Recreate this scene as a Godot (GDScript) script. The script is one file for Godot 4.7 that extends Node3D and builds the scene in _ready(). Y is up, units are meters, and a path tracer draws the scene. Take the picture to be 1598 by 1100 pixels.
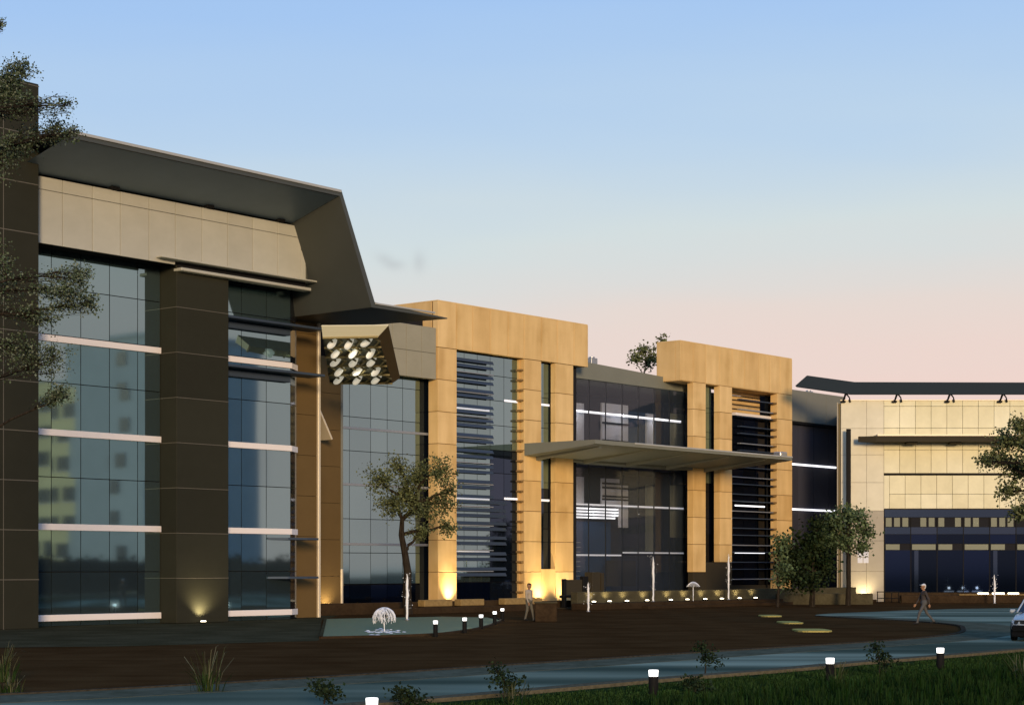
extends Node3D
# Office complex at dusk. Building frame: a runs along the facades, b out of them; both in metres from the near corner of the sandstone portal.

const U := Vector3(0.6377, 0, -0.7703)
const N := Vector3(0.7703, 0, 0.6377)
const O := Vector3(-4.32, 0, -108.0)
var M := {}
var org := {}
var meshes := {}
var used := {}
var rng := RandomNumberGenerator.new()


class MB:
	var v := PackedVector3Array()
	var n := PackedVector3Array()
	var c := PackedColorArray()
	var ix := PackedInt32Array()

	func tri(p: Vector3, q: Vector3, r: Vector3, col := Color.WHITE) -> void:
		var nn := (r - p).cross(q - p).normalized()
		var k := v.size()
		for w in [p, q, r]:
			v.append(w); n.append(nn); c.append(col)
		ix.append_array([k, k + 1, k + 2])

	func quad(p: Vector3, q: Vector3, r: Vector3, s: Vector3, col := Color.WHITE) -> void:
		var nn := (r - p).cross(q - p).normalized()
		var k := v.size()
		for w in [p, q, r, s]:
			v.append(w); n.append(nn); c.append(col)
		ix.append_array([k, k + 1, k + 2, k, k + 2, k + 3])

	func oquad(p: Vector3, q: Vector3, r: Vector3, s: Vector3, out: Vector3, col := Color.WHITE) -> void:
		if (r - p).cross(q - p).dot(out) >= 0.0:
			quad(p, q, r, s, col)
		else:
			quad(s, r, q, p, col)

	func otri(p: Vector3, q: Vector3, r: Vector3, out: Vector3, col := Color.WHITE) -> void:
		if (r - p).cross(q - p).dot(out) >= 0.0:
			tri(p, q, r, col)
		else:
			tri(r, q, p, col)

	func box(mid: Vector3, size: Vector3, r := 0.0, col := Color.WHITE, bs := Basis.IDENTITY) -> void:
		var h := size * 0.5
		var e := [Vector3.RIGHT, Vector3.UP, Vector3.BACK]
		r = min(r, min(h.x, min(h.y, h.z)) * 0.8)
		for k in 3:
			var i := (k + 1) % 3
			var j := (k + 2) % 3
			for s in [-1.0, 1.0]:
				var f: Vector3 = e[k] * h[k] * s
				var x: Vector3 = e[i] * (h[i] - r)
				var y: Vector3 = e[j] * (h[j] - r)
				oquad(mid + bs * (f - x - y), mid + bs * (f + x - y), mid + bs * (f + x + y), mid + bs * (f - x + y), bs * f, col)
				if r > 0.0:
					for t in [-1.0, 1.0]:   # the chamfer between face k and face i
						var g: Vector3 = e[i] * h[i] * t
						var fk: Vector3 = e[k] * (h[k] - r) * s
						var gi: Vector3 = e[i] * (h[i] - r) * t
						oquad(mid + bs * (f + gi - y), mid + bs * (f + gi + y), mid + bs * (fk + g + y), mid + bs * (fk + g - y), bs * (e[k] * s + e[i] * t), col)
		if r > 0.0:
			for sx in [-1.0, 1.0]:
				for sy in [-1.0, 1.0]:
					for sz in [-1.0, 1.0]:
						var sg := Vector3(sx, sy, sz)
						var q := h - Vector3.ONE * r
						otri(mid + bs * (sg * Vector3(h.x, q.y, q.z)), mid + bs * (sg * Vector3(q.x, h.y, q.z)), mid + bs * (sg * Vector3(q.x, q.y, h.z)), bs * sg, col)

	func tube(pts: Array, rad: Array, sides := 8, col := Color.WHITE, cap := true) -> void:
		var k0 := v.size()
		var m := pts.size()
		for i in m:
			var d: Vector3 = (pts[min(i + 1, m - 1)] - pts[max(i - 1, 0)]).normalized()
			var x := d.cross(Vector3.UP if abs(d.y) < 0.9 else Vector3.RIGHT).normalized()
			var y := x.cross(d)
			for s in sides:
				var w := TAU * s / sides
				var nn := x * cos(w) + y * sin(w)
				v.append(pts[i] + nn * rad[i]); n.append(nn); c.append(col)
		for i in m - 1:
			for s in sides:
				var p := k0 + i * sides + s
				var q := k0 + i * sides + (s + 1) % sides
				ix.append_array([p, q, p + sides, q, q + sides, p + sides])
		if cap:
			for e in [0, m - 1]:
				var d: Vector3 = pts[e] - pts[1 if e == 0 else m - 2]
				for s in sides - 2:
					otri(v[k0 + e * sides], v[k0 + e * sides + s + 1], v[k0 + e * sides + s + 2], d, col)

	func lathe(prof: Array, sides := 16, at := Vector3.ZERO, col := Color.WHITE) -> void:   # prof: [radius, height]
		var k0 := v.size()
		var m := prof.size()
		for i in m:
			var a: Vector2 = prof[max(i - 1, 0)]
			var b: Vector2 = prof[min(i + 1, m - 1)]
			var t := (b - a).normalized()
			for s in sides:
				var w := TAU * s / sides
				v.append(at + Vector3(prof[i].x * cos(w), prof[i].y, prof[i].x * sin(w)))
				n.append(Vector3(t.y * cos(w), -t.x, t.y * sin(w)).normalized()); c.append(col)
		for i in m - 1:
			for s in sides:
				var p := k0 + i * sides + s
				var q := k0 + i * sides + (s + 1) % sides
				ix.append_array([p, q, p + sides, q, q + sides, p + sides])

	func prism(poly: PackedVector2Array, y0: float, y1: float, to3: Callable, sides := true, col := Color.WHITE) -> void:   # to3(point, height)
		var t := Geometry2D.triangulate_polygon(poly)
		var up: Vector3 = to3.call(poly[0], 1.0) - to3.call(poly[0], 0.0)
		var mid := Vector2.ZERO
		for p in poly:
			mid += p / poly.size()
		for i in range(0, t.size(), 3):
			otri(to3.call(poly[t[i]], y1), to3.call(poly[t[i + 1]], y1), to3.call(poly[t[i + 2]], y1), up, col)
			if sides:
				otri(to3.call(poly[t[i]], y0), to3.call(poly[t[i + 1]], y0), to3.call(poly[t[i + 2]], y0), -up, col)
		if sides:
			var turn := 1.0 if Geometry2D.is_polygon_clockwise(poly) else -1.0
			for i in poly.size():
				var p := poly[i]
				var q := poly[(i + 1) % poly.size()]
				var o2 := Vector2(-(q - p).y, (q - p).x) * turn
				var out: Vector3 = to3.call(p + o2, y0) - to3.call(p, y0)
				oquad(to3.call(p, y0), to3.call(q, y0), to3.call(q, y1), to3.call(p, y1), out, col)

	func mesh(m: Material) -> ArrayMesh:
		var a := []
		a.resize(Mesh.ARRAY_MAX)
		a[Mesh.ARRAY_VERTEX] = v
		a[Mesh.ARRAY_NORMAL] = n
		a[Mesh.ARRAY_COLOR] = c
		a[Mesh.ARRAY_INDEX] = ix
		var o := ArrayMesh.new()
		o.add_surface_from_arrays(Mesh.PRIMITIVE_TRIANGLES, a)
		o.surface_set_material(0, m)
		return o


# ---------------------------------------------------------------- helpers
func fp(a: float, y: float, b: float) -> Vector3:
	return O + U * a + Vector3.UP * y + N * b

func numbered(s: String) -> String:
	if not used.has(s):
		used[s] = 0
		return s
	used[s] += 1
	return "%s_%03d" % [s, used[s]]

func tag(o: Node3D, label: String, category: String, group := "", kind := "") -> void:
	if label: o.set_meta("label", label)
	if category: o.set_meta("category", category)
	if group: o.set_meta("group", group)
	if kind: o.set_meta("kind", kind)

func thing(nm: String, label: String, cat: String, a: float, b: float, group := "") -> Node3D:   # a thing in the building frame
	var o := Node3D.new()
	o.name = numbered(nm)
	add_child(o)
	o.transform = Transform3D(Basis(U, Vector3.UP, N), fp(a, 0, b))
	org[o] = Vector3(a, 0, b)
	tag(o, label, cat, group)
	return o

func thing_w(nm: String, label: String, cat: String, at: Vector3, turn := 0.0, group := "") -> Node3D:   # a thing in world axes, parts relative to its base
	var o := Node3D.new()
	o.name = numbered(nm)
	add_child(o)
	o.position = at
	o.rotation.y = turn
	org[o] = Vector3.ZERO
	tag(o, label, cat, group)
	return o

func put(parent: Node3D, nm: String, mesh: Mesh, at := Vector3.ZERO) -> MeshInstance3D:
	var o := MeshInstance3D.new()
	o.name = nm
	o.mesh = mesh
	parent.add_child(o, true)
	o.position = at
	org[o] = org.get(parent, Vector3.ZERO) + at
	return o

func part(parent: Node3D, nm: String, mb: MB, mat: String) -> MeshInstance3D:
	return put(parent, nm, mb.mesh(M[mat]))

func bx(p: Node3D, nm: String, mat: String, a0: float, a1: float, y0: float, y1: float, b0: float, b1: float, bev := 0.0) -> MeshInstance3D:
	var size := Vector3(a1 - a0, y1 - y0, b1 - b0)
	var key := "%.3f %.3f %.3f %.3f %s" % [size.x, size.y, size.z, bev, mat]
	if not meshes.has(key):
		var mb := MB.new()
		mb.box(Vector3.ZERO, size, bev)
		meshes[key] = mb.mesh(M[mat])
	return put(p, nm, meshes[key], Vector3(a0 + a1, y0 + y1, b0 + b1) * 0.5 - org[p])

func struct(nm: String, mb: MB, mat: String) -> MeshInstance3D:
	var o := put(self, nm, mb.mesh(M[mat]))
	o.set_meta("kind", "structure")
	return o

func pick(list: Array): return list[rng.randi() % list.size()]

func lin(r: float, g: float, b: float) -> Color: return Color(r, g, b).linear_to_srgb()

func noise_image(seed_: int, freq: float, size: int, octaves := 4, stretch := Vector2.ONE) -> Image:
	var f := FastNoiseLite.new()
	f.seed = seed_
	f.frequency = freq
	f.noise_type = FastNoiseLite.TYPE_SIMPLEX_SMOOTH
	f.fractal_octaves = octaves
	var im := f.get_seamless_image(int(size * stretch.x), int(size * stretch.y))
	if stretch != Vector2.ONE:
		im.resize(size, size, Image.INTERPOLATE_CUBIC)
	return im

func ramp_tex(im: Image, lo: Color, hi: Color, gamma := 1.0, im2: Image = null, mix := 0.5) -> ImageTexture:   # linear colours
	var w := im.get_width()
	var out := Image.create(w, w, false, Image.FORMAT_RGB8)
	for y in w:
		for x in w:
			var t := im.get_pixel(x, y).r
			if im2:
				t = lerp(t, im2.get_pixel(x, y).r, mix)
			t = pow(clamp((t - 0.2) / 0.6, 0.0, 1.0), gamma)
			out.set_pixel(x, y, lo.lerp(hi, t).linear_to_srgb())
	out.generate_mipmaps()
	return ImageTexture.create_from_image(out)

func normal_tex(im: Image, strength: float) -> ImageTexture:
	var b: Image = im.duplicate()
	b.convert(Image.FORMAT_RGBA8)
	b.bump_map_to_normal_map(strength)
	return ImageTexture.create_from_image(b)

func mat(nm: String, col: Color, rough := 0.8, metal := 0.0) -> StandardMaterial3D:   # linear colour
	var m := StandardMaterial3D.new()
	m.albedo_color = col.linear_to_srgb()
	m.roughness = rough
	m.metallic = metal
	if rough > 0.3:
		m.metallic_specular = 0.12
	M[nm] = m
	return m

func tex(nm: String, t: Texture2D, tint: Color, scale_: Vector3, rough := 0.8, metal := 0.0, world := true) -> StandardMaterial3D:
	var m := mat(nm, tint, rough, metal)
	m.albedo_texture = t
	m.uv1_triplanar = true
	m.uv1_world_triplanar = world
	m.uv1_scale = scale_
	return m

func glow(nm: String, col: Color, e: float) -> void:
	var m := mat(nm, Color(0.8, 0.8, 0.8), 0.5)
	m.emission_enabled = true
	m.emission = col.linear_to_srgb()
	m.emission_energy_multiplier = e

func omni(p: Node3D, at: Vector3, col: Color, e: float, size := 0.08, rng_ := 12.0) -> void:
	var l := OmniLight3D.new()
	l.name = "bulb_light"
	p.add_child(l, true)
	l.position = at
	l.light_color = col.linear_to_srgb()
	l.light_energy = e
	l.light_size = size
	l.omni_range = rng_
	l.omni_attenuation = 2.0
	l.shadow_enabled = true

func spot(p: Node3D, at: Vector3, to: Vector3, col: Color, e: float, cone := 50.0, size := 0.06) -> void:
	var l := SpotLight3D.new()
	l.name = "beam_light"
	p.add_child(l, true)
	l.position = at
	l.look_at_from_position(p.global_transform * at, p.global_transform * (at + to), Vector3(0.3, 0.1, 0.9).normalized())
	l.light_color = col.linear_to_srgb()
	l.light_energy = e
	l.light_size = size
	l.spot_range = 20.0
	l.spot_angle = cone
	l.spot_attenuation = 2.0
	l.shadow_enabled = true


# ---------------------------------------------------------------- scene
func _ready() -> void:
	rng.seed = 11
	camera_and_light()
	materials()
	ground()
	print("ground")
	glass_wing()
	suspended_canopy()
	recessed_wing()
	portal_one()
	portal_two()
	entrance_hall()
	entrance_canopy()
	link_wing()
	cream_building()
	mirrored_blocks()
	print("buildings")
	terrace()
	pool()
	roof_things()
	lamps()
	trees()
	print("trees")
	plants()
	people()
	car()
	print("done")


func camera_and_light() -> void:
	var cam := Camera3D.new()
	cam.name = "camera"
	add_child(cam)
	cam.position = Vector3(0, 2.5, 0)
	cam.projection = Camera3D.PROJECTION_FRUSTUM
	cam.near = 0.1
	cam.far = 2500.0
	cam.size = 0.1 * 1100.0 / 2900.0
	cam.frustum_offset = Vector2(0, 0.1 * 335.0 / 2900.0)
	cam.current = true

	var env := Environment.new()
	env.background_mode = Environment.BG_SKY
	env.tonemap_mode = Environment.TONE_MAPPER_LINEAR
	env.tonemap_exposure = 1.0
	env.sdfgi_enabled = true
	env.ssao_enabled = true
	env.ssil_enabled = true
	var sky := Sky.new()
	var sm := PanoramaSkyMaterial.new()
	sm.panorama = sky_picture()
	sky.sky_material = sm
	env.sky = sky
	var we := WorldEnvironment.new()
	we.name = "world_environment"
	we.environment = env
	add_child(we)

	var sun := DirectionalLight3D.new()
	sun.name = "sun"
	add_child(sun)
	sun.look_at_from_position(Vector3(0.15, 0.15, 1.0) * 10.0, Vector3.ZERO, Vector3.UP)
	sun.light_color = Color(1.0, 0.87, 0.70)
	sun.light_energy = 0.95
	sun.light_angular_distance = 10.0
	sun.shadow_enabled = true


func sky_picture() -> ImageTexture:
	var stops := [[-90.0, Color8(200, 190, 185)], [0.0, Color8(242, 211, 201)], [5.0, Color8(239, 213, 204)], [7.6, Color8(230, 217, 210)], [10.0, Color8(211, 222, 224)], [13.0, Color8(188, 212, 235)], [17.0, Color8(165, 199, 241)], [30.0, Color8(132, 176, 232)], [60.0, Color8(95, 145, 214)], [90.0, Color8(82, 132, 204)]]
	var w := 2048
	var h := 1024
	var below: Color = Color8(200, 190, 185).srgb_to_linear()
	var im := Image.create(w, h, false, Image.FORMAT_RGBF)
	var f := FastNoiseLite.new()
	f.seed = 5
	f.frequency = 1.3
	f.fractal_octaves = 5
	for y in h:
		var el := 90.0 - (y + 0.5) * 180.0 / h
		if el < -1.0:
			im.fill_rect(Rect2i(0, y, w, h - y), below)
			break
		for x in w:
			var az := wrapf((x + 0.5) * TAU / w, -PI, PI)      # 0 looks along -z
			var d := Vector3(sin(az) * cos(deg_to_rad(el)), sin(deg_to_rad(el)), -cos(az) * cos(deg_to_rad(el)))
			var e := el
			if el > 0.0:
				var veil := f.get_noise_3d(d.x * 2.0, d.y * 14.0, d.z * 2.0)
				e = el - 3.6 * sin(az) * clamp(1.0 - el / 40.0, 0.0, 1.0) - veil * 0.9 + 0.2
				e = max(e, 0.0)
			var k := 0
			while k < stops.size() - 2 and e > stops[k + 1][0]:
				k += 1
			var t: float = clamp((e - stops[k][0]) / (stops[k + 1][0] - stops[k][0]), 0.0, 1.0)
			var c: Color = stops[k][1].lerp(stops[k + 1][1], t)
			# a few small grey shreds of cloud above the middle of the building
			if abs(az + 0.06) < 0.04 and abs(el - 9.2) < 1.5:
				var a2 := rad_to_deg(az)
				var dark := 0.0
				for q in [[-3.85, 9.32, 0.30, 0.13, -0.45], [-3.55, 9.18, 0.22, 0.06, 0.1], [-2.85, 9.30, 0.12, 0.26, 0.1]]:
					var dx: float = a2 - q[0]
					var dy: float = el - q[1] - dx * q[4]
					dark += exp(-(dx * dx) / (q[2] * q[2]) - (dy * dy) / (q[3] * q[3]))
				c = c.lerp(Color8(176, 180, 184), clamp(dark, 0.0, 1.0) * 0.55)
			im.set_pixel(x, y, c.srgb_to_linear())
	return ImageTexture.create_from_image(im)


func materials() -> void:
	var blotch := noise_image(1, 0.012, 256, 5)
	var fine := noise_image(2, 0.06, 256, 4)
	var streak := noise_image(3, 0.03, 256, 5, Vector2(1.0, 0.12))    # runs up and down
	var along := noise_image(4, 0.02, 256, 5, Vector2(0.1, 1.0))      # runs sideways
	var grit := noise_image(6, 0.22, 256, 3)
	# sandstone in three tones
	var st := ramp_tex(blotch, Color(0.74, 0.69, 0.60), Color(1.0, 1.0, 1.0), 0.7, streak, 0.65)
	for k in 3:
		var m := tex("stone%d" % k, st, [Color(0.76, 0.53, 0.235), Color(0.80, 0.565, 0.26), Color(0.725, 0.495, 0.215)][k], Vector3(0.16, 0.16, 0.16), 0.75)
		m.uv1_offset = Vector3(k * 0.37, k * 0.21, k * 0.13)
		m.normal_enabled = true
		m.normal_texture = normal_tex(fine, 1.2)
		m.normal_scale = 0.25
	mat("stone_core", Color(0.24, 0.15, 0.06), 0.9)
	# metal and composite panels
	var pn := ramp_tex(blotch, Color(0.90, 0.90, 0.89), Color(1, 1, 1), 1.0, fine, 0.3)
	for k in 3:
		tex("beige%d" % k, pn, [Color(0.49, 0.485, 0.415), Color(0.515, 0.51, 0.435), Color(0.465, 0.46, 0.395)][k], Vector3(0.2, 0.2, 0.2), 0.5)
		tex("cream%d" % k, pn, [Color(0.79, 0.745, 0.51), Color(0.81, 0.77, 0.545), Color(0.76, 0.71, 0.475)][k], Vector3(0.2, 0.2, 0.2), 0.55)
		tex("bronze%d" % k, pn, [Color(0.030, 0.030, 0.021), Color(0.033, 0.033, 0.023), Color(0.027, 0.027, 0.019)][k], Vector3(0.3, 0.3, 0.3), 0.45)
	tex("pale_cream", pn, Color(0.72, 0.68, 0.52), Vector3(0.15, 0.15, 0.15), 0.6)
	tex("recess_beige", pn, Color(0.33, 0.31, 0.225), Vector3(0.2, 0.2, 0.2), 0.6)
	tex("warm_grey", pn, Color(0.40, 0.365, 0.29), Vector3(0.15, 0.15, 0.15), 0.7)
	mat("joint_dark", Color(0.16, 0.13, 0.07), 0.9)
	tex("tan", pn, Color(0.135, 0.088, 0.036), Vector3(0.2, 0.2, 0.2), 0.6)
	tex("grey_panel", pn, Color(0.20, 0.20, 0.165), Vector3(0.2, 0.2, 0.2), 0.5)
	tex("olive_grey", pn, Color(0.20, 0.205, 0.165), Vector3(0.2, 0.2, 0.2), 0.5)
	tex("roof_metal", pn, Color(0.085, 0.092, 0.084), Vector3(0.1, 0.1, 0.1), 0.42, 0.3)
	tex("soffit_metal", pn, Color(0.185, 0.245, 0.30), Vector3(0.1, 0.1, 0.1), 0.4, 0.3)  # blue reflection of the sky put into the colour
	mat("roof_edge", Color(0.42, 0.42, 0.38), 0.5, 0.2)
	mat("dark_teal", Color(0.022, 0.032, 0.042), 0.6, 0.1)
	mat("seam", Color(0.15, 0.135, 0.105), 0.5, 0.3)
	mat("trim", Color(0.62, 0.55, 0.42), 0.45, 0.2)
	mat("lattice", Color(0.30, 0.255, 0.13), 0.6)
	mat("canopy_cream", Color(0.85, 0.84, 0.66), 0.5)
	mat("band", Color(0.80, 0.74, 0.70), 0.45)
	mat("black", Color(0.012, 0.012, 0.012), 0.5)
	mat("core_dark", Color(0.02, 0.02, 0.022), 0.9)
	mat("louver", Color(0.055, 0.075, 0.105), 0.4, 0.3)
	mat("louver_light", Color(0.30, 0.32, 0.34), 0.4, 0.4)
	mat("steel", Color(0.45, 0.45, 0.45), 0.35, 0.8)
	mat("white_paint", Color(0.78, 0.78, 0.76), 0.5)
	# coated glass: mirrors what is opposite, tinted
	for k in 3:
		mat("glass%d" % k, [Color(0.215, 0.325, 0.36), Color(0.225, 0.34, 0.375), Color(0.205, 0.31, 0.345)][k], 0.035, 0.92)
		mat("navy_glass%d" % k, [Color(0.035, 0.055, 0.095), Color(0.042, 0.062, 0.105), Color(0.03, 0.048, 0.085)][k], 0.05, 0.9)
		mat("slate_glass%d" % k, [Color(0.10, 0.105, 0.145), Color(0.11, 0.115, 0.16), Color(0.092, 0.096, 0.135)][k], 0.08, 0.55)
		mat("ink_glass%d" % k, [Color(0.006, 0.013, 0.034), Color(0.008, 0.017, 0.050), Color(0.005, 0.011, 0.027)][k], 0.06, 0.85)
	var g := mat("clear_glass", Color(0.04, 0.055, 0.08), 0.03)
	g.transparency = BaseMaterial3D.TRANSPARENCY_ALPHA
	g.albedo_color.a = 0.3
	g.metallic_specular = 0.3
	g = mat("car_glass", Color(0.012, 0.014, 0.016), 0.03)
	# inside the hall
	mat("hall_wall", Color(0.05, 0.055, 0.085), 0.8)
	mat("hall_blue", Color(0.035, 0.075, 0.16), 0.7)
	mat("hall_floor", Color(0.08, 0.08, 0.08), 0.4)
	mat("blind", Color(0.62, 0.64, 0.70), 0.7)
	mat("blind_olive", Color(0.22, 0.23, 0.17), 0.7)
	mat("dark_stone", Color(0.045, 0.038, 0.025), 0.6)
	# ground
	tex("earth", ramp_tex(blotch, Color(0.07, 0.07, 0.05), Color(0.14, 0.13, 0.09)), Color.WHITE, Vector3(0.03, 0.03, 0.03), 0.95)
	var pave := ramp_tex(along, Color(0.050, 0.025, 0.009), Color(0.074, 0.040, 0.0155), 1.0, blotch, 0.6)
	var m := tex("brown_paving", pave, Color.WHITE, Vector3(0.11, 0.11, 0.11), 0.75)
	m.normal_enabled = true
	m.normal_texture = normal_tex(grit, 1.0)
	m.normal_scale = 0.3
	tex("green_paving", ramp_tex(blotch, Color(0.046, 0.040, 0.020), Color(0.080, 0.070, 0.038), 1.0, grit, 0.4), Color.WHITE, Vector3(0.1, 0.1, 0.1), 0.7)
	var asph := noise_image(9, 0.02, 256, 3, Vector2(0.12, 1.0))
	m = tex("asphalt", ramp_tex(asph, Color(0.062, 0.084, 0.060), Color(0.27, 0.315, 0.228), 1.3, blotch, 0.2), Color.WHITE, Vector3(0.028, 0.028, 0.034), 0.5)  # wet sheen of the sky put into the colour as pale streaks
	tex("kerb", ramp_tex(fine, Color(0.08, 0.068, 0.042), Color(0.14, 0.12, 0.075)), Color.WHITE, Vector3(0.5, 0.5, 0.5), 0.85)
	tex("path", ramp_tex(fine, Color(0.070, 0.075, 0.048), Color(0.125, 0.128, 0.088), 1.0, blotch, 0.5), Color.WHITE, Vector3(0.2, 0.2, 0.2), 0.85)
	tex("dark_kerb", ramp_tex(fine, Color(0.035, 0.03, 0.02), Color(0.07, 0.06, 0.045)), Color.WHITE, Vector3(0.5, 0.5, 0.5), 0.85)
	tex("lawn", ramp_tex(grit, Color(0.012, 0.020, 0.007), Color(0.028, 0.048, 0.016), 1.0, blotch, 0.4), Color.WHITE, Vector3(0.4, 0.4, 0.4), 0.95)
	tex("olive_wall", ramp_tex(fine, Color(0.052, 0.045, 0.025), Color(0.085, 0.075, 0.043), 1.0, blotch, 0.5), Color.WHITE, Vector3(0.3, 0.3, 0.3), 0.85)
	tex("brown_wall", ramp_tex(fine, Color(0.028, 0.018, 0.010), Color(0.052, 0.034, 0.018), 1.0, blotch, 0.5), Color.WHITE, Vector3(0.3, 0.3, 0.3), 0.8)
	tex("tan_wall", ramp_tex(fine, Color(0.22, 0.15, 0.06), Color(0.32, 0.22, 0.09)), Color.WHITE, Vector3(0.3, 0.3, 0.3), 0.8)
	tex("yellow_light_slab", ramp_tex(grit, Color(0.26, 0.22, 0.06), Color(0.50, 0.44, 0.15)), Color.WHITE, Vector3(0.5, 0.5, 0.5), 0.85)
	m = mat("water", Color(0.19, 0.225, 0.125), 0.55)
	m.normal_enabled = true
	m.normal_texture = normal_tex(noise_image(12, 0.03, 256, 4), 3.0)
	m.normal_scale = 0.25
	m.uv1_triplanar = true
	m.uv1_world_triplanar = true
	m.uv1_scale = Vector3(0.4, 0.4, 0.4)
	m = mat("spray", Color(0.85, 0.87, 0.88), 0.3)
	m.backlight_enabled = true
	m.backlight = Color(0.5, 0.5, 0.5)
	# plants
	tex("bark", ramp_tex(streak, Color(0.014, 0.011, 0.008), Color(0.042, 0.034, 0.025)), Color.WHITE, Vector3(1.5, 1.5, 1.5), 0.95)
	m = mat("leaf", Color.WHITE, 0.7)
	m.vertex_color_use_as_albedo = true
	m.backlight_enabled = true
	m.backlight = Color(0.10, 0.14, 0.04)
	m.cull_mode = BaseMaterial3D.CULL_DISABLED
	m = mat("figure", Color.WHITE, 0.8)
	m.vertex_color_use_as_albedo = true
	for k in ["brown_paving", "asphalt", "green_paving", "lawn", "path", "kerb", "dark_kerb", "earth", "yellow_light_slab", "leaf"]:
		M[k].specular_mode = BaseMaterial3D.SPECULAR_DISABLED
	# lights
	glow("warm_lamp", Color(1.0, 0.86, 0.58), 8.0)
	glow("egg_glow", Color(1.0, 0.93, 0.72), 0.32)  # added glow for the canopy's egg cells
	glow("white_lamp", Color(1.0, 0.97, 0.9), 2.2)
	glow("strip_lamp", Color(0.95, 0.95, 1.0), 1.6)
	glow("strip_dim", Color(0.85, 0.86, 0.95), 0.55)
	# car
	m = mat("car_paint", Color(0.42, 0.46, 0.46), 0.3, 0.2)
	m.clearcoat_enabled = true
	m.clearcoat = 0.8
	mat("rubber", Color(0.012, 0.012, 0.012), 0.8)
	mat("lamp_glass", Color(0.05, 0.05, 0.05), 0.05, 0.3)
	# blocks opposite
	tex("block_cream", pn, Color(0.86, 0.78, 0.44), Vector3(0.1, 0.1, 0.1), 0.85)
	tex("block_grey", pn, Color(0.50, 0.56, 0.58), Vector3(0.1, 0.1, 0.1), 0.85)
	mat("block_window", Color(0.03, 0.045, 0.06), 0.15)


# ---------------------------------------------------------------- ground
func flat(pts: Array) -> PackedVector2Array:
	var o := PackedVector2Array()
	for p in pts: o.append(Vector2(p[0], p[1]))
	return o

func smooth(pts: Array, steps := 6) -> Array:   # Catmull-Rom through the points
	var o := []
	for i in pts.size() - 1:
		var p0 := Vector2(pts[max(i - 1, 0)][0], pts[max(i - 1, 0)][1])
		var p1 := Vector2(pts[i][0], pts[i][1])
		var p2 := Vector2(pts[i + 1][0], pts[i + 1][1])
		var p3 := Vector2(pts[min(i + 2, pts.size() - 1)][0], pts[min(i + 2, pts.size() - 1)][1])
		for s in steps:
			var q := p1.cubic_interpolate(p2, p0, p3, float(s) / steps)
			o.append([q.x, q.y])
	o.append(pts[-1])
	return o

func on_ground(p: Vector2, y: float) -> Vector3: return Vector3(p.x, y, p.y)

func sheet(nm: String, pts: Array, y: float, m: String, thick := 0.0) -> MeshInstance3D:
	var mb := MB.new()
	mb.prism(flat(pts), y - thick, y, on_ground, thick > 0.0)
	return struct(nm, mb, m)

func strip(nm: String, line: Array, w: float, y0: float, y1: float, m: String) -> MeshInstance3D:   # a kerb along a line; w to its left
	var mb := MB.new()
	var l := []
	for i in line.size():
		var p := Vector2(line[i][0], line[i][1])
		var q0 := Vector2(line[max(i - 1, 0)][0], line[max(i - 1, 0)][1])
		var q1 := Vector2(line[min(i + 1, line.size() - 1)][0], line[min(i + 1, line.size() - 1)][1])
		var t := (q1 - q0).normalized()
		l.append([p, p + Vector2(t.y, -t.x) * w])
	for i in l.size() - 1:
		var a: Vector2 = l[i][0]
		var b: Vector2 = l[i + 1][0]
		var c: Vector2 = l[i + 1][1]
		var d: Vector2 = l[i][1]
		mb.oquad(on_ground(a, y1), on_ground(b, y1), on_ground(c, y1), on_ground(d, y1), Vector3.UP)
		mb.oquad(on_ground(a, y0), on_ground(b, y0), on_ground(b, y1), on_ground(a, y1), on_ground(a - d, 0))
		mb.oquad(on_ground(d, y0), on_ground(c, y0), on_ground(c, y1), on_ground(d, y1), on_ground(d - a, 0))
	return struct(nm, mb, m)

var near_edge := []

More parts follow.
